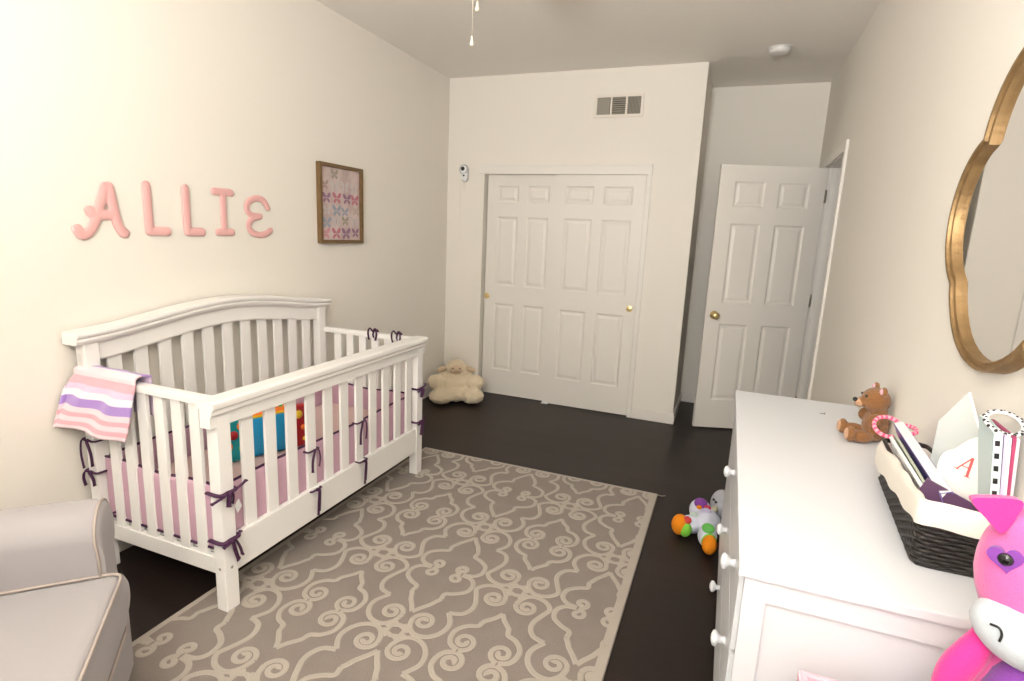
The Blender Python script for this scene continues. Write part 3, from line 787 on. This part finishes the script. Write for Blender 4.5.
# local axes: x forward, y to the sitter's left ; coordinates are world p.f and p.l
def soft(o, lv=2):
    s_ = o.modifiers.new('sub', 'SUBSURF'); s_.levels = lv; s_.render_levels = lv; return o
Zc = -.0125
def arm(yc, sgn):
    # rolled arm swept along x: roll on top, flaring panel below
    prof = []
    for k in range(15):
        a = math.radians(-50 + k * (230) / 14)
        prof.append((math.cos(a) * .086, .563 + math.sin(a) * .086))
    prof += [(-.066, .50), (-.062, .30), (-.060, .03), (.080, .03), (.076, .25), (.062, .42)]
    b2 = bmesh.new(); xs = [.40, .42, .60, .80, 1.00, 1.065, 1.085, 1.095]; sc = [.9, 1, 1, 1, 1, .99, .95, .84]
    rings = []
    for x, s in zip(xs, sc):
        rings.append([b2.verts.new((x, yc + sgn * y * s, (z - .3) * (s * .5 + .5) + .3 + Zc)) for y, z in prof])
    n = len(prof)
    for p, q in zip(rings, rings[1:]):
        for k in range(n): b2.faces.new((p[k], p[(k + 1) % n], q[(k + 1) % n], q[k]))
    b2.faces.new(rings[0][::-1]); b2.faces.new(rings[-1])
    o = obj('arm', b2, M['chair'], ac, smooth=True, angle=50)
    b3 = bmesh.new(); tube(b3, [(1.082, yc + sgn * y * .98, (z - .3) * .98 + .3 + Zc) for y, z in prof[:17]], .0045, n=8)
    obj('piping', b3, M['piping'], o)
arm(.018, 1); arm(-.79, -1)
obj('seat_frame', nbox(.42, 1.115, -.855, .085, .03 + Zc, .262 + Zc, bev=.03, seg=4), M['chair'], ac, smooth=True, angle=50)
# T cushion: outline in x,y
def cushion(outline, z0, z1, puff=.012, r=.022):
    b2 = bmesh.new(); N = len(outline); levels = [(z0, r), (z0 + r * .4, r * .3), (z0 + r, 0), ((z0 + z1) / 2, -.006), (z1 - r, 0), (z1 - r * .4, r * .3), (z1, r)]
    cxm = sum(p[0] for p in outline) / N; cym = sum(p[1] for p in outline) / N
    rings = []
    for z, ins in levels:
        pts = offs(outline, ins) ; rings.append([b2.verts.new((a, c, z)) for a, c in pts])
    for p, q in zip(rings, rings[1:]):
        for k in range(N): b2.faces.new((p[k], p[(k + 1) % N], q[(k + 1) % N], q[k]))
    for rg, dz in ((rings[0], -puff), (rings[-1], puff)):
        last = rg
        for f_, d_ in ((.75, .7), (.4, .95)):
            nr = [b2.verts.new((cxm + (v.co.x - cxm) * f_, cym + (v.co.y - cym) * f_, rg[0].co.z + dz * d_)) for v in rg]
            for k in range(N): b2.faces.new((last[k], last[(k + 1) % N], nr[(k + 1) % N], nr[k]))
            last = nr
        b2.faces.new(last)
    return b2
def roundpoly(pts, r, n=5):
    out = []; N = len(pts)
    for i in range(N):
        a, b_, c = Vector(pts[i - 1]), Vector(pts[i]), Vector(pts[(i + 1) % N])
        p0_ = b_ + (a - b_).normalized() * r; p1_ = b_ + (c - b_).normalized() * r
        for k in range(n + 1):
            t = k / n; q = p0_ * (1 - t) ** 2 + b_ * 2 * t * (1 - t) + p1_ * t * t; out.append((q.x, q.y))
    return out
ol = roundpoly([(.60, -.725), (1.142, -.725), (1.142, -.040), (.60, -.048)], .045)
arr = sum(ol[i - 1][0] * ol[i][1] - ol[i][0] * ol[i - 1][1] for i in range(len(ol)))
if arr < 0: ol = ol[::-1]
b2 = nbox(.60, 1.142, -.725, -.046, .262 + Zc, .447 + Zc, bev=.03, seg=4)
ell(b2, (1.105, -.045, .345 + Zc), (.040, .105, .088), seg=24); ell(b2, (.87, -.385, .43 + Zc), (.24, .30, .034), seg=32)
sc_ = remesh(obj('seat_cushion', b2, M['chair'], ac, smooth=True), .014, 14)
for zz in (.441, .270):
    b3 = bmesh.new(); tube(b3, [(a, b_, zz + Zc) for a, b_ in offs(ol, .004)], .0045, n=8, closed=True); obj('piping', b3, M['piping'], sc_)
ob = roundpoly([(.40, -.79), (.58, -.79), (.60, -.69), (.60, -.08), (.58, .02), (.40, .02)], .03)
arr = sum(ob[i - 1][0] * ob[i][1] - ob[i][0] * ob[i - 1][1] for i in range(len(ob)))
if arr < 0: ob = ob[::-1]
obj('backrest', cushion(ob, .10 + Zc, 1.0 + Zc, .02, .05), M['chair'], ac, smooth=True, angle=60)
for x, y in ((.46, .04), (.46, -.81), (1.06, .04), (1.06, -.81)):
    obj('foot', nbox(x - .025, x + .025, y - .025, y + .025, .0, .045 + Zc, bev=.004), M['wood'], ac)

# ------------------------------------------------------------------ dresser
DX0, DYa, DYb, DZ = 2.4846, .980, 2.514, .797
ds = thing('dresser', 'white three drawer dresser with round knobs along the right wall', 'dresser', ((DX0 + XR) / 2, (DYa + DYb) / 2, 0))
ox, oy = (DX0 + XR) / 2, (DYa + DYb) / 2
def dobj(name, bm_, mt=None, parent=None, **k):
    bmesh.ops.translate(bm_, verts=bm_.verts, vec=(-ox, -oy, 0)); return obj(name, bm_, mt or M['dresser'], parent or ds, **k)
dobj('top', nbox(DX0, XR - .003, DYa, DYb, DZ - .022, DZ, bev=.003))
bx0 = DX0 + .018
bm = bmesh.new()
box(bm, bx0, XR - .008, DYa + .018, DYb - .012, .06, DZ - .0225)
dobj('body', bm)
for yy, s in ((DYa + .008, 1), (DYb - .018, -1)):   # side frame and panel
    bm = bmesh.new()
    box(bm, bx0 - .004, bx0 + .042, yy, yy + .012, .0, DZ - .0225, bev=.002); box(bm, XR - .052, XR - .008, yy, yy + .012, .0, DZ - .0225, bev=.002)
    box(bm, bx0 + .042, XR - .052, yy + .001, yy + .012, DZ - .075, DZ - .0225); box(bm, bx0 + .042, XR - .052, yy + .001, yy + .012, .06, .12)
    dobj('side_frame', bm)
for y0, y1 in ((DYa + .008, DYa + .05), (DYb - .05, DYb - .006)):
    dobj('leg', nbox(bx0 - .004, bx0 + .04, y0, y1, 0, .0595, bev=.002))
rows = [(.095, .315), (.325, .545), (.555, .758)]
for (z0, z1) in rows:
    y0, y1 = DYa + .055, DYb - .055
    dr = dobj('drawer', nbox(bx0 - .012, bx0 - .0005, y0, y1, z0, z1, bev=.003))
    for yk in (1.20, 1.80):
        b2 = bmesh.new()
        lathe(b2, [(0, 0), (.011, 0), (.009, .006), (.009, .014), (.017, .019), (.021, .025), (.018, .031), (.008, .035), (0, .0355)], Matrix.Translation((bx0 - .012, yk, (z0 + z1) / 2 + .02)) @ Matrix.Rotation(-PI / 2, 4, 'Y'), n=20)
        dobj('knob', b2, M['dresser'], dr)

# ------------------------------------------------------------------ plush sheep / stuffed lamb on the floor
sh = thing('stuffed_lamb', 'fluffy cream stuffed lamb sitting on the floor by the closet', 'stuffed animal', (.270, 4.03, 0), math.radians(28))
bm = bmesh.new()
ell(bm, (0, .05, .135), (.155, .125, .130))
ell(bm, (-.165, -.02, .170), (.085, .075, .066)); ell(bm, (.170, -.02, .170), (.085, .075, .062))
ell(bm, (-.125, -.09, .062), (.105, .115, .062)); ell(bm, (.140, -.08, .065), (.105, .115, .065))
ell(bm, (0, -.02, .07), (.12, .12, .07))
ell(bm, (0, .05, .20), (.155, .10, .085)); ell(bm, (0, .03, .285), (.10, .08, .065)); ell(bm, (0, .02, .335), (.07, .05, .03))
o = obj('body', bm, M['sheep'], sh, smooth=True); remesh(o, .009, 5)
tx = bpy.data.textures.new('fleece', 'CLOUDS'); tx.noise_scale = .022; dm = o.modifiers.new('fleece', 'DISPLACE'); dm.texture = tx; dm.strength = .016; dm.mid_level = .5
bm = bmesh.new(); ell(bm, (0, -.030, .285), (.058, .045, .042)); o = obj('face', bm, M['sheepface'], sh)
for s in (-1, 1):
    b2 = bmesh.new(); ell(b2, (s * .030, -.070, .302), (.0065, .005, .0065), seg=10); obj('eye', b2, M['black'], sh)
    b2 = bmesh.new(); ell(b2, (s * .125, .00, .280), (.048, .016, .024), Matrix.Rotation(s * .35, 3, 'Y')); obj('ear', b2, M['sheepface'], sh)
b2 = bmesh.new(); tube(b2, smoothpts([(-.02, -.073, .284), (-.008, -.076, .277), (0, -.077, .280), (.008, -.076, .277), (.02, -.073, .284)], 4), .002, n=6); obj('mouth', b2, M['wood'], sh)

# ------------------------------------------------------------------ toy puppy on the floor beside the dresser
M['toywhite'] = mat('lilac_white_plush', (.66, .68, .80), .8, .2, bump=.3, bscale=150)
M['toyor'] = mat('orange_plush', (.80, .25, .01), .85, .2, bump=.3, bscale=150)
M['toygr'] = mat('lime_plush', (.22, .60, .06), .85, .2)
tp = thing('plush_learning_toy', 'white and orange baby learning toy lying on the floor by the dresser', 'toy', (2.386, 2.52, 0))
def toy(name, els, mm, **k):
    b2 = bmesh.new()
    for c, r_ in els: ell(b2, c, r_)
    o = obj(name, b2, mm, tp, smooth=True)
    if len(els) > 1: remesh(o, .006, 3)
    if 'label' in k: o['label'] = k['label']
    return o
TP = {}
def tq(*a): return (a[0] - 2.40, a[1] - 2.50, a[2])
toy('body', [(tq(2.445, 2.60, .06), (.07, .09, .058)), (tq(2.37, 2.555, .055), (.055, .05, .045)), (tq(2.452, 2.46, .06), (.046, .055, .056)), (tq(2.405, 2.69, .075), (.056, .056, .060)), (tq(2.44, 2.66, .07), (.05, .05, .05))], M['toywhite'])
toy('left_foot', [(tq(2.318, 2.525, .055), (.042, .052, .052))], M['toyor'])
toy('right_foot', [(tq(2.465, 2.395, .05), (.035, .045, .046))], M['toyor'])
toy('left_cuff', [(tq(2.345, 2.515, .045), (.034, .045, .040))], M['toygr'])
toy('right_cuff', [(tq(2.462, 2.42, .05), (.036, .032, .046))], M['toygr'])
o = toy('head', [(tq(2.51, 2.79, .085), (.06, .07, .08)), (tq(2.50, 2.74, .07), (.04, .05, .05))], mat('grey_lilac_plush', (.42, .43, .47), .85, .2, bump=.3, bscale=150)); o['label'] = 'grey head'
for (c, r_, mm, lab) in ((tq(2.405, 2.665, .126), (.034, .030, .014), M['violet'], 'purple hand badge'), (tq(2.400, 2.645, .112), (.014, .012, .012), M['toyor'], None), (tq(2.350, 2.515, .092), (.022, .02, .010), mat('red_badge', (.55, .03, .03), .5), 'red foot badge'),
                    (tq(2.452, 2.440, .110), (.030, .026, .014), mat('green_badge', (.10, .42, .07), .5), 'green hand badge'), (tq(2.435, 2.60, .115), (.024, .022, .010), mat('belly_badge', (.45, .42, .60), .5), None), (tq(2.44, 2.645, .118), (.018, .014, .010), mat('crimson_badge', (.45, .03, .08), .5), None), (tq(2.475, 2.66, .112), (.018, .018, .010), mat('khaki_badge', (.45, .42, .30), .5), None), (tq(2.378, 2.57, .098), (.020, .018, .008), mat('mint_badge', (.5, .62, .55), .5), None)):
    b2 = bmesh.new(); ell(b2, c, r_, Matrix.Rotation(.7, 3, 'X')); o = obj('badge', b2, mm, tp)
    if lab: o['label'] = lab
for c in (tq(2.466, 2.745, .124), tq(2.478, 2.735, .116)):
    b2 = bmesh.new(); ell(b2, c, (.007, .008, .006)); obj('stitched_mark', b2, M['black'], tp)

# ------------------------------------------------------------------ teddy bear on the dresser
tb = thing('teddy_bear', 'small brown teddy bear sitting on the far end of the dresser against the wall', 'teddy bear', (2.938, 2.03, DZ), PI / 2 + .10)
# local: facing is +y ( -> world -x ), so build facing +y
bm = bmesh.new()
ell(bm, (0, 0, .060), (.048, .042, .060)); ell(bm, (0, .012, .150), (.046, .046, .045)); ell(bm, (0, 0, .11), (.032, .03, .03))
for s in (-1, 1):
    ell(bm, (s * .038, .004, .190), (.018, .010, .018))
    ell(bm, (s * .045, .018, .085), (.017, .028, .026), Matrix.Rotation(-.5, 3, 'X'))
    ell(bm, (s * .040, .055, .024), (.023, .042, .023))
    ell(bm, (s * .046, .088, .030), (.022, .017, .028))
ell(bm, (0, .052, .140), (.024, .018, .018))
o = obj('body', bm, M['bear'], tb, smooth=True); remesh(o, .004, 3)
o = obj('muzzle', ell(bmesh.new(), (0, .061, .136), (.021, .016, .016)), M['bearpale'], tb)
obj('nose', ell(bmesh.new(), (0, .076, .146), (.010, .008, .008)), M['black'], tb)
for s in (-1, 1):
    obj('eye', ell(bmesh.new(), (s * .021, .050, .166), (.005, .005, .005), seg=12), M['black'], tb)
    obj('foot_pad', ell(bmesh.new(), (s * .046, .100, .030), (.016, .007, .021)), M['bearpale'], tb)
    obj('inner_ear', ell(bmesh.new(), (s * .038, .011, .190), (.011, .006, .011)), M['pinkbox'], tb)
lt = thing('loose_screw', 'tiny dark screw lying on the far end of the dresser top', 'screw', (2.815, 2.30, DZ))
b2 = bmesh.new(); tube(b2, [(-.010, 0, .0022), (.006, 0, .0022)], [.0012, .0022], n=8); obj('shank', b2, M['nickel'], lt)
b2 = bmesh.new(); tube(b2, [(.006, 0, .004), (.009, 0, .004)], .004, n=10); obj('head', b2, M['nickel'], lt)

# ------------------------------------------------------------------ basket
def wicker():
    m, nt, b, tc = nodes_mat('dark_wicker')
    b.inputs['Base Color'].default_value = (.014, .010, .008, 1); b.inputs['Roughness'].default_value = .5
    return m
M['wicker'] = wicker()
bk = thing('wicker_basket', 'dark brown wicker basket with ivory cloth liner on the dresser', 'basket', (2.905, 1.385, DZ))
def brect(t, ins=0):   # outline of the basket at height fraction t (rounded, slightly skewed rectangle), local coords
    ya, yb = -.232 - .033 * t + ins, .262 - ins
    return roundpoly([(-.068 - .008 * t + ins, ya), (.070 - ins, ya), (.070 - ins, yb), (-.026 - .008 * t + ins, yb)], .022, 7)
bm = bmesh.new()
NZ = 11; hgt = .118
def resample(pts, n):
    P = [Vector(p) for p in pts]; L = [0]
    for i in range(len(P)): L.append(L[-1] + (P[(i + 1) % len(P)] - P[i]).length)
    out = []
    for k in range(n):
        d = L[-1] * k / n; i = max(j for j in range(len(P)) if L[j] <= d); t = (d - L[i]) / max(1e-9, L[i + 1] - L[i])
        out.append(P[i].lerp(P[(i + 1) % len(P)], t))
    return out
NS = 140
for j in range(NZ):
    t = (j + .5) / NZ; pts = resample(brect(t), NS); z = .005 + hgt * t; P3 = []
    for k, p in enumerate(pts):
        q = pts[(k + 1) % NS]; d = (q - p).normalized(); nn_ = Vector((d.y, -d.x))
        o_ = math.sin(PI * k / 2.5 + PI * j) * .0028
        P3.append((p.x + nn_.x * o_, p.y + nn_.y * o_, z))
    tube(bm, P3, .0052, n=6, closed=True)
wl = obj('woven_wall', bm, M['wicker'], bk)
bm = bmesh.new(); prism(bm, brect(0, .008), .0, .006); obj('bottom', bm, M['wicker'], bk)
bm = bmesh.new(); tube(bm, [(p.x, p.y, .004) for p in resample(brect(0), 60)], .004, n=6, closed=True)
tube(bm, [(p.x, p.y, hgt + .008) for p in resample(brect(1), 80)], .006, n=6, closed=True)
obj('rim', bm, M['wicker'], bk)
# liner : inside wall, over the rim and folded down outside
bm = bmesh.new(); rings = []
prof = [(0.05, .010, .018), (.5, .010, .018), (1.0, .010, .02)]
def ringat(t, ins, z, wob=0, tilt=None):
    pts = resample(brect(t, ins), 96); out = []
    for k, p in enumerate(pts):
        far = (p.y + .26) / .5
        zz = z + wob * math.sin(k * .55) + (tilt * far if tilt else 0)
        out.append(bm.verts.new((p.x, p.y, zz)))
    return out
rings = [ringat(.1, .012, .012), ringat(.6, .012, .07), ringat(1, .012, .135, .002, -.012), ringat(1, .004, .160, .003, -.040), ringat(1, -.006, .164, .003, -.042), ringat(1, -.0125, .150, .002, -.045), ringat(.95, -.0135, .122, .003, -.055), ringat(.9, -.0125, .108, .004, -.058)]
for p, q in zip(rings, rings[1:]):
    for k in range(96): bm.faces.new((p[k], p[(k + 1) % 96], q[(k + 1) % 96], q[k]))
bm.faces.new(rings[0])
for v in bm.verts: v.co.x = min(v.co.x, .0735)
ln = obj('cloth_liner', bm, M['liner'], bk, smooth=True); ln['label'] = 'ivory cloth liner folded over the rim'

def place(o, loc, X, Y):
    """orient o: local x along X, local y roughly along Y"""
    X = Vector(X).normalized(); Z = X.cross(Vector(Y)).normalized(); Y = Z.cross(X)
    mm = Matrix((X, Y, Z)).transposed().to_4x4(); mm.translation = loc; o.matrix_world = mm; o.location = loc; o.rotation_euler = mm.to_euler(); return o
def book(name, label, cat, loc, X, Y, L, Wd, th, cover, group='books standing in the wicker basket', soft_=False):
    """L along the spine (local x), Wd from spine down (local -y), th thickness (z)"""
    t = thing(name, label, cat, (0, 0, 0), 0, group)
    bm = bmesh.new(); c = .0015 if soft_ else .0022
    box(bm, -L / 2, L / 2, -Wd, 0, th / 2 - c, th / 2); box(bm, -L / 2, L / 2, -Wd, 0, -th / 2, -th / 2 + c); box(bm, -L / 2, L / 2, -.002, .0005, -th / 2, th / 2, bev=.0006)
    obj('cover', bm, cover, t)
    obj('pages', nbox(-L / 2 + .003, L / 2 - .003, -Wd + .003, -.0022, -th / 2 + c, th / 2 - c), M['paper'], t)
    place(t, Vector(loc), X, Y); return t
CW = mat('white_book_cover', (.80, .80, .80), .35, .5); CP = mat('violet_book_cover', (.16, .12, .38), .35, .5); CG = mat('sage_book_cover', (.45, .48, .38), .4, .5)
CD = mat('dark_plum_cover', (.10, .045, .10), .3, .5)
t = book('book', 'purple book with thick white spine leaning out over the far end of the basket', 'book', (2.889, 1.405, .972), (0, .40, .035), (-.42, -.08, 1), .40, .125, .024, CP)
obj('spine_strip', nbox(-.2, .2, .0, .0018, -.0108, .0108), CW, t)
book('book', 'thin white booklet leaning along the left side inside the basket', 'booklet', (2.8615, 1.40, .950), (.0, .32, .025), (-.42, -.08, 1), .30, .11, .008, CW, soft_=True)
book('book', 'sage green booklet between the thin white booklet and the purple book', 'booklet', (2.8700, 1.42, .958), (.0, .30, .03), (-.42, -.08, 1), .28, .11, .006, CG, soft_=True)
book('magazine', 'dark plum glossy magazine slanting across the near end of the basket', 'magazine', (2.912, 1.205, .952), (.120, -.045, -.045), (.15, .02, 1), .125, .08, .006, CD, soft_=True)

# ivory baby bib with a red letter A
bb_ = thing('baby_bib', 'ivory baby bib printed with a red letter A standing in the basket', 'bib', (2.93, 1.235, .93))
bm = bmesh.new()
pts = smoothpts([(-.030, .050, 0), (-.012, .078, 0), (.008, .092, 0), (.03, .07, 0), (.052, .038, 0), (.062, .008, 0), (.050, -.04, 0), (.0, -.06, 0), (-.04, -.05, 0), (-.052, .0, 0), (-.048, .030, 0)], 4, True)
prism(bm, [(p.x, p.y) for p in pts], -.003, .003)
o = obj('cloth', bm, M['liner'], bb_); bv = o.modifiers.new('b', 'BEVEL'); bv.width = .0015; bv.segments = 2
RA = mat('red_print', (.62, .10, .10), .7)
bm = bmesh.new()
def stroke(a, b_, w_):
    a = Vector(a); b_ = Vector(b_); d = (b_ - a).normalized(); nn_ = Vector((-d.y, d.x)) * w_
    fs = [bm.verts.new((q.x, q.y, .0036)) for q in (a + nn_, a - nn_, b_ - nn_, b_ + nn_)]; bm.faces.new(fs)
stroke((-.014, .008), (.008, .044), .0014); stroke((.008, .044), (.009, -.001), .0028); stroke((-.007, .019), (.009, .019), .0011); stroke((-.019, .008), (-.010, .008), .001); stroke((.003, -.001), (.015, -.001), .001)
obj('letter_print', bm, RA, bb_)
place(bb_, Vector((2.930, 1.255, .985)), (1, -1.0, -.12), (.10, .02, 1))

# clear plastic pouch
m = bpy.data.materials.new('milky_plastic'); m.use_nodes = True; b = m.node_tree.nodes['Principled BSDF']
b.inputs['Base Color'].default_value = (.75, .80, .78, 1); b.inputs['Roughness'].default_value = .25; b.inputs['Alpha'].default_value = .45
pc = thing('plastic_pouch', 'milky clear plastic pouch standing tallest at the back of the basket', 'pouch', (0, 0, 0))
bm = bmesh.new(); prism(bm, [(-.045, .0), (.045, 0), (.05, .14), (.0, .245), (-.048, .16)], -.004, .004); obj('pouch_body', bm, m, pc)
b2 = bmesh.new(); tube(b2, [(.045, 0, 0), (.05, .14, 0), (.0, .245, 0)], .0035, n=8); obj('zip_edge', b2, CW, pc)
place(pc, Vector((2.940, 1.355, .905)), (1, -1.1, 0), (.02, .05, 1))
sc2 = thing('hair_clip', 'dark hair clip tucked in front of the clear plastic pouch', 'hair clip', (2.940, 1.262, 1.010))
b2 = bmesh.new(); ell(b2, (0, 0, 0), (.012, .006, .014)); ell(b2, (.012, -.003, -.012), (.010, .006, .011)); obj('clip_body', b2, mat('dark_grey_print', (.12, .10, .11), .5), sc2)

# mint notebook with black marks on the spine, and slim books next to it
MINT = mat('mint_notebook', (.62, .76, .76), .5)
t = book('notebook', 'mint notebook with black bars down its spine standing in the basket', 'notebook', (2.9345, 1.122, 1.025), (.12, .0, -1), (-.15, -1, 0), .20, .13, .014, MINT)
for i in range(7):
    obj('spine_bar', nbox(-.085 + i * .026, -.074 + i * .026, .0004, .0016, -.003, .0045), M['black'], t)
cols2 = [('lilac slim book standing against the mint notebook', (.62, .52, .72)), ('white slim book between the lilac book and the crimson book', (.82, .80, .82)), ('crimson slim book standing between the white books', (.42, .05, .14)), ('pale grey slim book standing nearest the wall in the basket', (.68, .66, .70))]
for i, (lb, c) in enumerate(cols2):
    book('book', lb, 'book', (2.9458 + i * .0062, 1.120 + .002 * i, 1.022 - .004 * (i % 2)), (.11 - .012 * i, .0, -1), (-.05, -1, 0), .20, .12, .0056, mat('cover_' + lb.split()[0], c, .45))
hb = thing('headband', 'white baby headband with black spots looped over the slim books', 'headband', (2.946, 1.165, 1.128))
b2 = bmesh.new(); ring = [(.030 * math.cos(a), .030 * math.sin(a) * .9, .016 * math.sin(a) + .008) for a in [2 * PI * k / 28 for k in range(28)]]
tube(b2, ring, .005, n=8, closed=True, flat=.6); obj('band', b2, CW, hb)
b2 = bmesh.new()
for k in range(14):
    a = 2 * PI * k / 14
    ell(b2, (.0335 * math.cos(a) - 0, .0345 * math.sin(a) * .9, .016 * math.sin(a) + .009), (.0032, .0032, .0034), seg=8)
    ell(b2, (.030 * math.cos(a + .2), .030 * math.sin(a + .2) * .9, .016 * math.sin(a + .2) + .0105), (.0028, .0028, .0022), seg=8)
obj('spots', b2, M['black'], hb)

# pink bead rattle hooked on the book tip
ROSE = mat('rose_beads', (.85, .08, .20), .35, coat=.3); ROSL = mat('pale_rose_beads', (.9, .35, .42), .35, coat=.3)
rt = thing('bead_ring', 'twisted pink bead ring hooked over the tip of the purple book', 'rattle', (2.886, 1.625, .968))
def beads(cx_, r_, tilt, nb):
    for mm, ph in ((ROSE, 0), (ROSL, .5)):
        b2 = bmesh.new()
        for k in range(nb):
            a = 2 * PI * (k + ph) / nb
            ell(b2, (cx_ + r_ * math.cos(a), r_ * math.sin(a) * .8, r_ * math.sin(a) * tilt), (.0058, .0058, .0062), seg=8)
        obj('beads', b2, mm, rt)
beads(-.016, .034, .62, 16); beads(.034, .020, .35, 11)

# ------------------------------------------------------------------ pink bin, blanket and plush unicorn
pb = thing('fabric_bin', 'pink open fabric bin standing on the floor against the near dresser end', 'bin', (2.785, .735, 0))
bm = bmesh.new()
ou = [(-.175, -.165), (.175, -.165), (.175, .165), (-.175, .165)]
def ringz(sc_, ins, z): return [bm.verts.new((a * sc_ - math.copysign(ins, a), b_ * sc_ - math.copysign(ins, b_), z)) for a, b_ in ou]
rg = [ringz(.92, 0, 0), ringz(1, 0, .655), ringz(1, .003, .658), ringz(1, .010, .658), ringz(1, .013, .655), ringz(.92, .013, .02)]
for p, q in zip(rg, rg[1:]):
    for k in range(4): bm.faces.new((p[k], p[(k + 1) % 4], q[(k + 1) % 4], q[k]))
bm.faces.new(rg[0][::-1]); bm.faces.new(rg[-1])
obj('bin_body', bm, M['pinkbox'], pb)
bm = bmesh.new()
for (x0, x1, y0, y1) in ((-.178, .178, -.168, -.160), (-.178, .178, .160, .168), (-.178, -.170, -.160, .160), (.170, .178, -.160, .160)): box(bm, x0, x1, y0, y1, .625, .652, bev=.002)
obj('rim_band', bm, mat('pale_pink_trim', (.85, .55, .62), .7), pb)
fb = thing('folded_blanket', 'folded pink blanket filling the fabric bin under the plush unicorn', 'blanket', (2.785, .735, .021))
for k in range(4):
    o = obj('fold', nbox(-.140, .140, -.130, .130, k * .137, k * .137 + .136, bev=.03, seg=3), M['pinkbox'], fb, smooth=True)

un = thing('plush_unicorn', 'pink plush unicorn with purple heart around its eye sitting in the fabric bin', 'stuffed animal', (2.88 - 1.10 * 2.88 - .018, .77 - 1.10 * .77, .95 - 1.10 * .95 + .012))
un.scale = (1.10, 1.10, 1.10)
bm = bmesh.new()
ell(bm, (2.880, .775, .990), (.064, .060, .098), Matrix.Rotation(-.10, 3, 'Y'))          # head
ell(bm, (2.872, .765, 1.045), (.045, .045, .05))
ell(bm, (2.885, .770, .80), (.062, .055, .10)); ell(bm, (2.885, .765, .69), (.070, .062, .09)); ell(bm, (2.885, .775, .89), (.04, .04, .06))
o = obj('body', bm, M['pink'], un, smooth=True); remesh(o, .006, 4)
bm = bmesh.new(); ell(bm, (2.866, .742, .921), (.058, .050, .040), Matrix.Rotation(.38, 3, 'Y')); o = obj('muzzle', bm, M['muzzle'], un); o['label'] = 'pale grey muzzle'
bm = bmesh.new(); ell(bm, (2.884, .735, .785), (.056, .052, .112)); o = obj('belly_patch', bm, M['violet'], un); o['label'] = 'purple belly'
for s, rt_ in ((-1, 0), (1, 1)):
    bm = bmesh.new()
    if s < 0:
        tube(bm, smoothpts([(2.842, .765, .905), (2.822, .752, .870), (2.803, .745, .835), (2.793, .742, .800)], 5), [.012] + [.012 + .009 * math.sin(PI * min(1, (k + 1) / 14)) for k in range(14)] + [.020], n=14)
        ell(bm, (2.786, .742, .785), (.021, .021, .020))
    else:
        tube(bm, smoothpts([(2.925, .765, .885), (2.945, .752, .850), (2.955, .745, .815), (2.950, .742, .790)], 5), [.014] + [.014 + .010 * math.sin(PI * min(1, (k + 1) / 14)) for k in range(14)] + [.018], n=14)
        ell(bm, (2.945, .742, .775), (.022, .024, .022))
    o = obj('arm', bm, M['hotpink'], un, smooth=True); remesh(o, .004, 3)
def ear(pts, tip, mtl, name='ear'):
    bm = bmesh.new(); prism(bm, [(p.x, p.y) for p in smoothpts([(a, b_, 0) for a, b_ in pts], 5, True)], -.007, .007)
    o = obj(name, bm, mtl, un, smooth=True, angle=50); return o
e = ear([(-.030, .016), (-.010, .0205), (.022, .018), (.016, -.002), (.0, -.026), (-.014, -.010)], None, M['hotpink']); e.matrix_world = Matrix.Identity(4)
place(e, Vector((2.822, .760, 1.078)), (1, -.05, .18), (-.12, .1, 1))
e = ear([(.030, .016), (.010, .0205), (-.022, .018), (-.016, -.002), (.0, -.026), (.014, -.010)], None, M['hotpink'])
place(e, Vector((2.920, .760, 1.080)), (1, .05, -.1), (.05, .1, 1))
# heart patch and eye, set on the head
def heart(sc_):
    out = []
    for k in range(36):
        t = 2 * PI * k / 36; out.append((16 * math.sin(t) ** 3 * sc_, (13 * math.cos(t) - 5 * math.cos(2 * t) - 2 * math.cos(3 * t) - math.cos(4 * t)) * sc_))
    return out
for s, c in ((-1, Vector((2.831, .7400, 1.024))), (1, Vector((2.912, .7290, 1.022)))):
    nrm = Vector((-.55 if s < 0 else .36, -1, .05)).normalized()
    bm = bmesh.new(); prism(bm, heart(.00118), -.006, .0035); o = obj('heart_patch', bm, M['violet'], un); o['label'] = 'purple heart around the eye'
    X = Vector((0, 0, 1)).cross(nrm).normalized()
    X = (X + Vector((0, 0, .22 if s < 0 else -.22))).normalized(); Y = nrm.cross(X)
    mm = Matrix((X, Y, nrm)).transposed().to_4x4(); mm.translation = c; o.matrix_world = mm
    o.location = c; o.rotation_euler = mm.to_euler()
    bm = bmesh.new(); ell(bm, (0, 0, .003), (.0085, .0085, .005)); 
    e = obj('eye', bm, mat('eye_gloss', (.01, .01, .01), .05), un); e.location = c; e.rotation_euler = mm.to_euler()
b2 = bmesh.new(); tube(b2, smoothpts([(2.818, .712, .944), (2.825, .706, .945), (2.828, .703, .938), (2.827, .703, .928)], 4), .0016, n=6)
obj('nostril_stitch', b2, M['black'], un)
b2 = bmesh.new(); tube(b2, smoothpts([(2.876, .695, .921), (2.883, .693, .924), (2.890, .695, .918)], 4), .0016, n=6)
obj('nostril_stitch', b2, M['black'], un)
b2 = bmesh.new(); tube(b2, [(2.886, .79, 1.070), (2.892, .785, 1.125)], [.014, .003], n=12); obj('horn', b2, M['violet'], un, smooth=True)
b2 = bmesh.new()
for k in range(5): ell(b2, (2.893 + .006 * k, .806 + .006 * (k % 2), 1.078 - .03 * k), (.016, .016, .022), seg=12)
obj('mane', b2, M['violet'], un)
